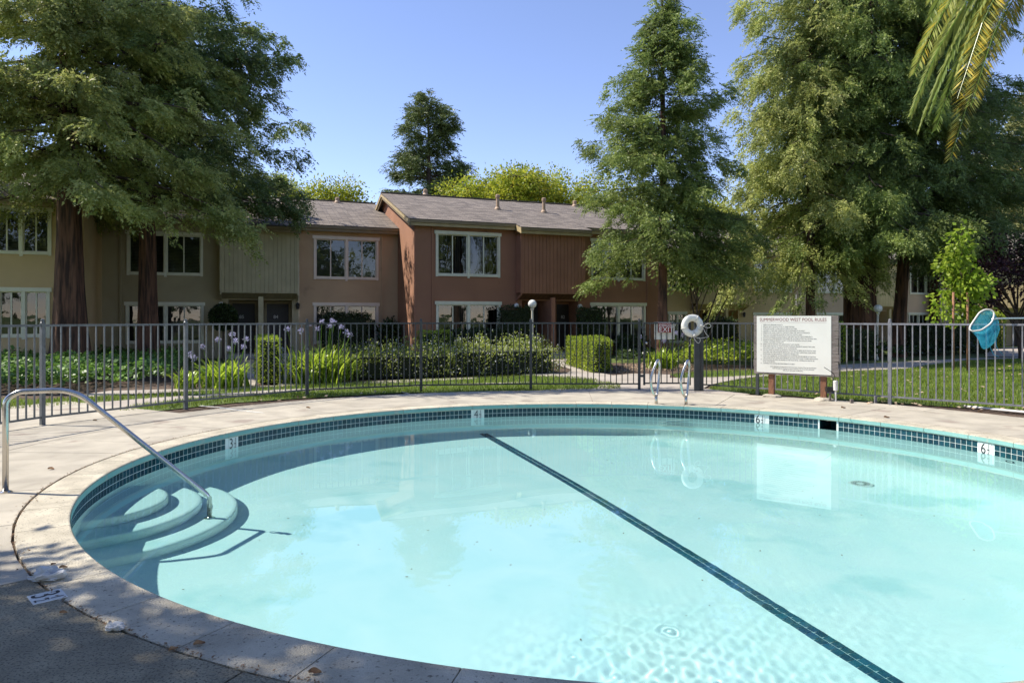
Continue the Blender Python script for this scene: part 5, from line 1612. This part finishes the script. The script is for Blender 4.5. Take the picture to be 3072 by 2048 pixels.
# clipped hedges
a = np.array(gp(776, 1150)); hedge_box('column_hedge', 'narrow clipped upright hedge between the two entry walks', rect(gp(778, 1150), gp(838, 1151), 2.3, (Vv.x, Vv.y)), 0, 1.02, M['hedge_leaf'], 3, dens=800, ls=.055)
hedge_box('clipped_shrub', 'small clipped yellow-green shrub below the red-brown house window', rect(gp(1274, 1095), gp(1352, 1093), .9), .55, 1.05, M['hedge_leaf'], 4, dens=700, ls=.055)
hedge_box('clipped_hedge', 'yellow-green boxy clipped hedge right of the entry walk', [gp(1700, 1094), gp(1778, 1118), gp(1832, 1112), gp(1800, 1092)], 0, .88, M['hedge_leaf'], 5, dens=800, ls=.055)
def fac(b, px, v, dz=0): s = b.s(px, v); p = b.org + b.u * s + b.v * v; return (p.x, p.y)
def dark_bush(name, label, b, pa, pb, v0, v1, h0, h, seed, m=None, ls=.07, cat='hedge', rough=.05):
    pts = [fac(b, pa, v0), fac(b, pb, v0), fac(b, pb, v1), fac(b, pa, v1)]
    return hedge_box(name, label, pts, h0, h, m or M['dark_leaf'], seed, dens=420, ls=ls, cat=cat, rough=rough)
dark_bush('dark_hedge', 'dark low hedge under the lower red-brown house window', R_, 1360, 1565, -.9, -.25, 0, 1.02, 6)
dark_bush('dark_hedge', 'tall dark hedge left of the red-brown house entry', R_, 1500, 1590, -.75, -.2, 0, 1.9, 7)
dark_bush('dark_hedge', 'tall dark hedge right of the door numbered 82', R_, 1736, 1812, -.8, -.2, 0, 1.88, 8)
dark_bush('dark_bush', 'dark bush in front of the lower brown house window', L_, 975, 1105, -1.5, -.4, 0, 1.62, 9, rough=.09)
dark_bush('dark_bush', 'leafy dark plant in the corner against the red-brown gable wall', L_, 1150, 1185, -1.2, -.3, 0, 1.2, 10, rough=.14, ls=.16)
dark_bush('dark_hedge', 'dark hedge below the windows of the tan house', T1_, 2115, 2200, -4.2, -3.0, 0, 1.45, 11, cat='hedge', rough=.1)
dark_bush('dark_hedge', 'dark hedge behind the right lawn beside the rules sign', T2_, 2500, 2625, -10, -8.6, .0, .95, 12, rough=.08)
dark_bush('dark_hedge', 'dark hedge behind the lawn, left of the young maple', T2_, 2720, 2880, -8.5, -7, 0, 1.15, 13, rough=.08)
dark_bush('dark_hedge', 'dark hedge behind the young maple stakes', T2_, 2882, 2965, -8, -6.5, 0, 1.15, 14, rough=.08)
dark_bush('clipped_hedge', 'green clipped hedge behind the skimmer net', T2_, 2905, 3010, -5, -3.6, 0, 1.75, 15, m=M['hedge_leaf'])
dark_bush('small_shrub', 'sun-touched shrub just right of the rules sign', T2_, 2505, 2530, -10.8, -10.2, 0, 1.28, 16, m=M['hedge_leaf'], cat='shrub')
dark_bush('dark_bush', 'low dark bush under the red-brown house right window', R_, 1850, 1935, -1.0, -.3, 0, .75, 17, rough=.1)
# round topiary by door 85
def ball_bush(label, c, r, z, seed, stem=True, m=None):
    R = np.random.default_rng(seed)
    o = empty('topiary_bush', (c[0], c[1], 0), label=label, cat='bush')
    d = unit(R.normal(size=(2600, 3))); p = d * r * R.uniform(.86, 1.03, (2600, 1)) + np.array([0, 0, z])
    V, F = leaf_quads(p, unit(d + R.normal(size=d.shape) * .6), np.full(2600, .085), np.full(2600, .05), R)
    nmesh('foliage', V, F, m or M['dark_leaf'], o, attr=R.random(len(F)))
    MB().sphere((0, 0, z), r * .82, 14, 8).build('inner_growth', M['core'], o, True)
    if stem: MB().tube([(0, 0, -.05), (0, 0, z)], .04, 8).build('stem', M['bark_grey'], o)
c = fac(L_, 670, -1.0); ball_bush('round dark topiary bush on a stem left of the door numbered 85', c, .47, 1.55, 19)

# ivy beds
def ivy_bed(label, poly, h, seed, dens=260, ls=.11, m=None, name='ivy_bed', rough=.14, flowers=0):
    R = np.random.default_rng(seed)
    Q = scatter_poly(poly, dens)
    z = np.array([noise.noise((p[0] * 1.5 + seed, p[1] * 1.5, 0)) for p in Q])
    edge = np.ones(len(Q))
    zz = h * (.72 + .5 * z) * edge * R.uniform(.35, 1.05, len(Q)) + .03
    P = np.column_stack([Q, zz])
    D = unit(R.normal(size=P.shape) * np.array([1, 1, .45]) + np.array([0, -.2, .15]))
    L = ls * R.uniform(.6, 1.3, len(P))
    nr = np.tile([0, -.3, 1.0], (len(P), 1)) + R.normal(size=P.shape) * .45
    V, F = leaf_quads(P, D, L, L * .8, R, nrm=nr)
    return tag(nmesh(name, V, F, m or M['ivy'], attr=R.random(len(F))), label, None, None, 'stuff')
ivy_bed('sunlit bed of ivy in front of the thick left redwood', PX([(-120, 1182), (60, 1180), (200, 1178), (315, 1155), (330, 1122), (220, 1098), (100, 1092), (-120, 1092)]), .55, 21, dens=420)
ivy_bed('dark ivy spreading below the olive house windows', PX([(315, 1160), (480, 1152), (520, 1140), (560, 1105), (560, 1072), (100, 1068), (-100, 1070), (-100, 1092), (100, 1092), (220, 1098), (330, 1122)]), .5, 22, dens=170, ls=.13)
ivy_bed('leafy green groundcover between the gate post and the rules sign', PX([(2045, 1105), (2200, 1103), (2330, 1106), (2330, 1080), (2200, 1074), (2050, 1080)]), .78, 23, dens=380, ls=.10, m=M['hedge_leaf'])
ivy_bed('dark groundcover behind the green planting right of the gate', PX([(1850, 1090), (2040, 1085), (2200, 1076), (2440, 1078), (2440, 1060), (1850, 1064)]), .35, 24, dens=90, ls=.13, m=M['dark_leaf'])
ivy_bed('dark groundcover under the right redwood cluster', PX([(2440, 1088), (2640, 1080), (2960, 1062), (2960, 1048), (2640, 1052), (2440, 1060)]), .55, 25, dens=70, ls=.14, m=M['dark_leaf'])
ivy_bed('dark undergrowth against the brown house wall', PX([(925, 1135), (1030, 1132), (1240, 1100), (1240, 1075), (1080, 1070), (905, 1090)]), .45, 26, dens=130, ls=.11, m=M['dark_leaf'])

# agapanthus clumps
def agapanthus(label, c, n, r, h, stalks, seed):
    R = np.random.default_rng(seed)
    o = empty('agapanthus', (c[0], c[1], 0), label=label, cat='flowering plant', group='agapanthus clumps along the garden walks')
    V = []; F = []; tot = 0
    for i in range(n):
        az = R.uniform(0, 6.283); b = np.array([R.normal() * r * .45, R.normal() * r * .45, 0]); L = h * R.uniform(.8, 1.35); w = R.uniform(.015, .026)
        out = R.uniform(.25, 1.05)
        k = 6; t = np.linspace(0, 1, k)
        x = L * out * t ** 1.3; z = L * (t * 1.05 - .62 * out * t ** 3)
        side = np.array([-math.sin(az), math.cos(az), 0])
        pts = b + np.stack([x * math.cos(az), x * math.sin(az), z], 1)
        ww = w * (1 - t ** 3)[:, None] + .002
        V.append(np.concatenate([pts - side * ww, pts + side * ww]))
        for q in range(k - 1): F.append((tot + q, tot + q + 1, tot + k + q + 1, tot + k + q))
        tot += 2 * k
    nmesh('leaves', np.concatenate(V), np.array(F), M['strap_leaf'], o, attr=np.repeat(R.random(n), 5))
    for (dx, dy, hz) in stalks:
        st = MB().tube([(dx * .3, dy * .3, .1), (dx * .8, dy * .8, hz * .6), (dx, dy, hz)], [.009, .008, .006], 5).build('flower_stalk', M['strap_leaf'], o)
        m_ = 60; d = unit(R.normal(size=(m_, 3)) + np.array([0, 0, .35])); p = d * R.uniform(.01, .055, (m_, 1)) + np.array([dx, dy, hz + .02])
        V2, F2 = leaf_quads(p, unit(d + R.normal(size=d.shape) * .4), np.full(m_, .045), np.full(m_, .018), R)
        nmesh('flower_head', V2, F2, M['flower'], st, attr=R.random(m_))
c = gp(672, 1160)
agapanthus('agapanthus with lilac flowers left of the walk to the door numbered 85', c, 210, .42, .62, [(-.55, .2, .85), (-.25, .3, 1.0), (-.75, 0, .7), (.1, .2, 1.12), (.25, 0, .98), (.45, .1, 1.02), (.0, .3, .8), (.32, .3, .84)], 31)
c = gp(560, 1163)
agapanthus('small agapanthus clump nearer the left redwoods, by the second fence post', c, 90, .25, .42, [(.1, .1, .62)], 32)
c = gp(955, 1143)
agapanthus('largest bright agapanthus clump with pale flowers before the brown house', c, 620, .75, .80, [(-.95, .2, .72), (-.75, 0, 1.22), (-.3, .2, 1.30), (-.1, .3, 1.22), (.05, .1, 1.40), (.2, .3, 1.30), (.35, .1, 1.38), (.5, .2, 1.28), (.62, .2, 1.15), (.75, 0, 1.08), (.2, .5, 1.42), (-.42, 0, 1.18)], 33)
c = gp(1990, 1104)
agapanthus('agapanthus with five lilac heads behind the gate', c, 170, .38, .60, [(-.70, 0, .92), (-.12, .1, 1.12), (.05, .1, .80), (.28, .1, 1.0), (.42, .1, 1.03), (.62, .1, .98)], 34)
# bark mulch by the gate
Q = scatter_poly(PX([(1860, 1118), (1930, 1112), (2080, 1110), (2100, 1095), (1980, 1088), (1860, 1092), (1820, 1104)]), 230)
R = np.random.default_rng(5); n = len(Q)
V, F = leaf_quads(np.column_stack([Q, R.uniform(-.01, .03, n)]), unit(R.normal(size=(n, 3)) * np.array([1, 1, .2])), R.uniform(.03, .08, n), R.uniform(.02, .04, n), R, nrm=np.tile([0, 0, 1.0], (n, 1)))
tag(nmesh('mulch', V, F, M['mulch'] if 'mulch' in M else M['pale_leaf'], attr=R.random(n)), 'bark mulch chips in the bed behind the gate', None, None, 'stuff')
# fallen pale leaves on the right lawn and along the deck edge
Q = np.concatenate([scatter_poly(PX(lawn_d), 1.6), scatter_poly(PX([(2600, 1207), (3072, 1232), (3072, 1240), (2850, 1222), (2600, 1213)]), 45), scatter_poly(PX([(480, 1222), (1300, 1165), (1300, 1170), (480, 1232)]), 8)])
n = len(Q)
V, F = leaf_quads(np.column_stack([Q, R.uniform(.01, .05, n)]), unit(R.normal(size=(n, 3)) * np.array([1, 1, .2])), R.uniform(.05, .10, n), R.uniform(.04, .07, n), R, nrm=np.tile([0, -.2, 1.0], (n, 1)) + R.normal(size=(n, 3)) * .3)
tag(nmesh('fallen_leaves', V, F, M['pale_leaf'], attr=R.random(n)), 'pale dry leaves scattered on the lawn and deck edge', None, None, 'stuff')
# debris in the coping joint on the near left
n = 900; t = R.uniform(rad(158), rad(250), n); k = CW + .01 + R.normal(size=n) * .006 + (R.random(n) < .12) * R.normal(size=n) * .05
P = np.column_stack([PC[0] + (PA + k) * np.cos(t), PC[1] + (PB + k) * np.sin(t), R.uniform(-.008, .010, n)])
V, F = leaf_quads(P, unit(R.normal(size=(n, 3)) * np.array([1, 1, .3])), R.uniform(.008, .030, n), R.uniform(.005, .014, n), R, nrm=np.tile([0, 0, 1.0], (n, 1)))
tag(nmesh('joint_debris', V, F, M['dead_leaf'], attr=R.random(n)), 'dry leaf crumbs packed in the joint round the coping', None, None, 'stuff')
# single leaves lying on deck, coping and pool floor
def dead_leaf(px, py, s, label, m='dead_leaf', z=0.004, yaw=0.0):
    s *= .72
    x, y = gp(px, py)
    mb = MB(); n = 7
    up = []; lo = []
    for i in range(n):
        t_ = i / (n - 1); w = .30 * math.sin(math.pi * t_) ** .8 + .01
        zz = .10 * math.sin(t_ * 5) + .12
        up.append((t_ - .5, w, zz + .12)); lo.append((t_ - .5, -w, zz + .06 * math.cos(t_ * 7)))
    mid = [(i / (n - 1) - .5, 0, .02 + .03 * math.sin(i)) for i in range(n)]
    vs = [(a_ * s, b_ * s, c_ * s) for a_, b_, c_ in up + mid + lo]
    fs = [(i, i + 1, n + i + 1, n + i) for i in range(n - 1)] + [(n + i, n + i + 1, 2 * n + i + 1, 2 * n + i) for i in range(n - 1)]
    o = mb.add(vs, fs).build('dead_leaf', M[m], None, loc=(x, y, z)); o.rotation_euler = (0, 0, yaw)
    return tag(o, label, 'leaf', 'single dry leaves on the deck')
dead_leaf(153, 1408, .09, 'curled brown leaf on the sunny deck beside the handrail foot')
dead_leaf(190, 1704, .06, 'reddish dry leaf on the coping next to the crumpled paper', yaw=.4)
dead_leaf(160, 1694, .045, 'small brown leaf in the coping joint beside the crumpled paper', yaw=1.2)
dead_leaf(190, 1840, .05, 'small dark leaf on the shaded deck right of the depth tile', yaw=.2)
dead_leaf(520, 1950, .06, 'broken brown leaf where the coping joint crosses the shade', yaw=.9)
dead_leaf(598, 1934, .07, 'thin brown leaf on the shaded near coping', yaw=.5)
dead_leaf(945, 2020, .075, 'dark brown leaf on the near coping at the bottom edge', yaw=.1)
dead_leaf(285, 1262, .09, 'dark leaf on the striped fence shadow at left')
dead_leaf(2660, 1253, .12, 'dark curled leaf on the deck above the skimmer mouth')
dead_leaf(2940, 1237, .14, 'thin dark leaf on the deck near the white pipe', yaw=.3)
dead_leaf(2530, 1224, .12, 'thin dark leaf on the deck right of the sign footing', yaw=.2)
dead_leaf(925, 1224, .10, 'small dark leaf on the deck before the brown house')
# crumpled paper
def crumple(px, py, s, label, seed):
    x, y = gp(px, py); mb = MB().sphere((0, 0, s * .4), s, 22, 14, .5)
    mb.v = [tuple(Vector(v) * (1 + .75 * noise.noise(Vector(v) / s * 1.6 + Vector((seed, 0, 0))) + .35 * noise.noise(Vector(v) / s * 4 + Vector((0, seed, 0))))) for v in mb.v]
    mb.v = [(a_ * 1.5, b_, max(.003, c_)) for a_, b_, c_ in mb.v]
    tag(mb.build('crumpled_paper', M['paper'], None, loc=(x, y, 0)), label, 'paper')
crumple(140, 1738, .058, 'crumpled grey-white paper scrap lying over the deck joint', 4.2)
crumple(343, 1888, .03, 'small flat white scrap beside the near coping joint', 1.7)
# depth tile set in the deck
x, y = gp(142, 1789)
ft = empty('deck_depth_tile', (x, y, 0), label='square white 3 1/2 depth tile set into the shaded near deck', cat='depth tile')
u_ = Vector((.707, .707, 0)); r_2 = Vector((.707, -.707, 0))
q = [(-r_2 - u_) * .079, (r_2 - u_) * .079, (r_2 + u_) * .079, (-r_2 + u_) * .079]
MB().add([p + Vector((0, 0, .003)) for p in q] + [p + Vector((0, 0, -.02)) for p in q], [(0, 1, 2, 3), (0, 4, 5, 1), (1, 5, 6, 2), (2, 6, 7, 3), (3, 7, 4, 0)]).build('tile_body', M['marker'], ft)
joined_text(fraction_parts(frame_m((0, 0, .0042), r_2, u_), '3', .15), M['ink'], ft)

# off-frame shade trees
shade_tree(-7.8, 4.2, 'broad shade tree left of the pool whose shadow dapples the near coping',
    [(0, .1, 5, .8, .8, .7), (0, -.2, 6.3, .9, .8, .8), (0, -.5, 7.5, 1, .9, .9), (0, -.6, 8.8, 1.1, 1.0, .9), (.2, -.8, 10, 1.1, 1.1, 1.0),
     (-.5, -2, 5.5, 1.5, 1.2, 1.2), (0, -2.3, 7, 1.6, 1.3, 1.3), (0, -2.5, 8.5, 1.6, 1.3, 1.3), (.3, -2.8, 10, 1.6, 1.4, 1.3), (1.2, -2.0, 11.3, 1.5, 1.1, 1.1), (1.6, -.8, 11.2, 1.3, .9, .9), (-1.2, -.2, 8, 1.2, .9, 1.1), (2.6, -1.2, 11.8, 1.5, 1.0, .9), (-1, -3.6, 7, 1.8, 1.4, 1.5)], 91, n=25000, ls=.2)
blob_tree('shade_tree', 'added unseen tree beyond the left fence, shaped to streak the far deck with shade', (-12.9, 14.6, 0), 12, .22,
    [(1.5 + 3.4 * k / 9 + (k % 3) * .8, .3 + .18 * k, 9.6 + .42 * k, 1.7, .28, .16) for k in range(10)], M['dark_leaf'], M['bark_grey'], 93, 2600, .17, group='trees beside the pool outside the view', trunks=[((0, 0, -.1), (.3, .2, 9.6), .2)])  # flat leaf bands added out of view to throw streaks on the far deck
shade_tree(-3.5, -3.5, 'second shade tree behind the photographer beside the deck', [(-2, 1.2, 6, 2, 1.6, 1.4), (0, .6, 7, 2, 1.6, 1.5), (2, 1, 6, 2, 1.6, 1.4), (-3.5, 0, 6, 2, 1.6, 1.4)], 92, n=5000, ls=.22)

for k, (x, y, h) in enumerate([(-14, -16, 13), (-7, -20, 15), (0, -18, 12), (7, -21, 15), (15, -17, 13), (23, -12, 14), (-22, -8, 13), (11, -30, 18), (-2, -31, 18)]):
    Rr = random.Random(k + 300)
    blob_tree('park_tree', 'green tree number %s of the row behind the photographer, seen only in window reflections' % ['one', 'two', 'three', 'four', 'five', 'six', 'seven', 'eight', 'nine'][k], (x, y, 0), h, .3,
              [(Rr.uniform(-3, 3), Rr.uniform(-2, 2), Rr.uniform(h * .3, h - 1.5), 2.3, 2.0, 1.9) for _ in range(9)], M['redwood_green'], M['bark_grey'], 200 + k, 3200, .6, group='row of trees behind the photographer')

# every solid surface may receive the light that the water bends
for o in S.objects:
    if o.type == 'MESH' and o is not water:
        r_o = o
        while r_o.parent: r_o = r_o.parent
        if r_o.name.startswith(('swimming_pool', 'pool_handrail')): o.cycles.is_caustics_receiver = True
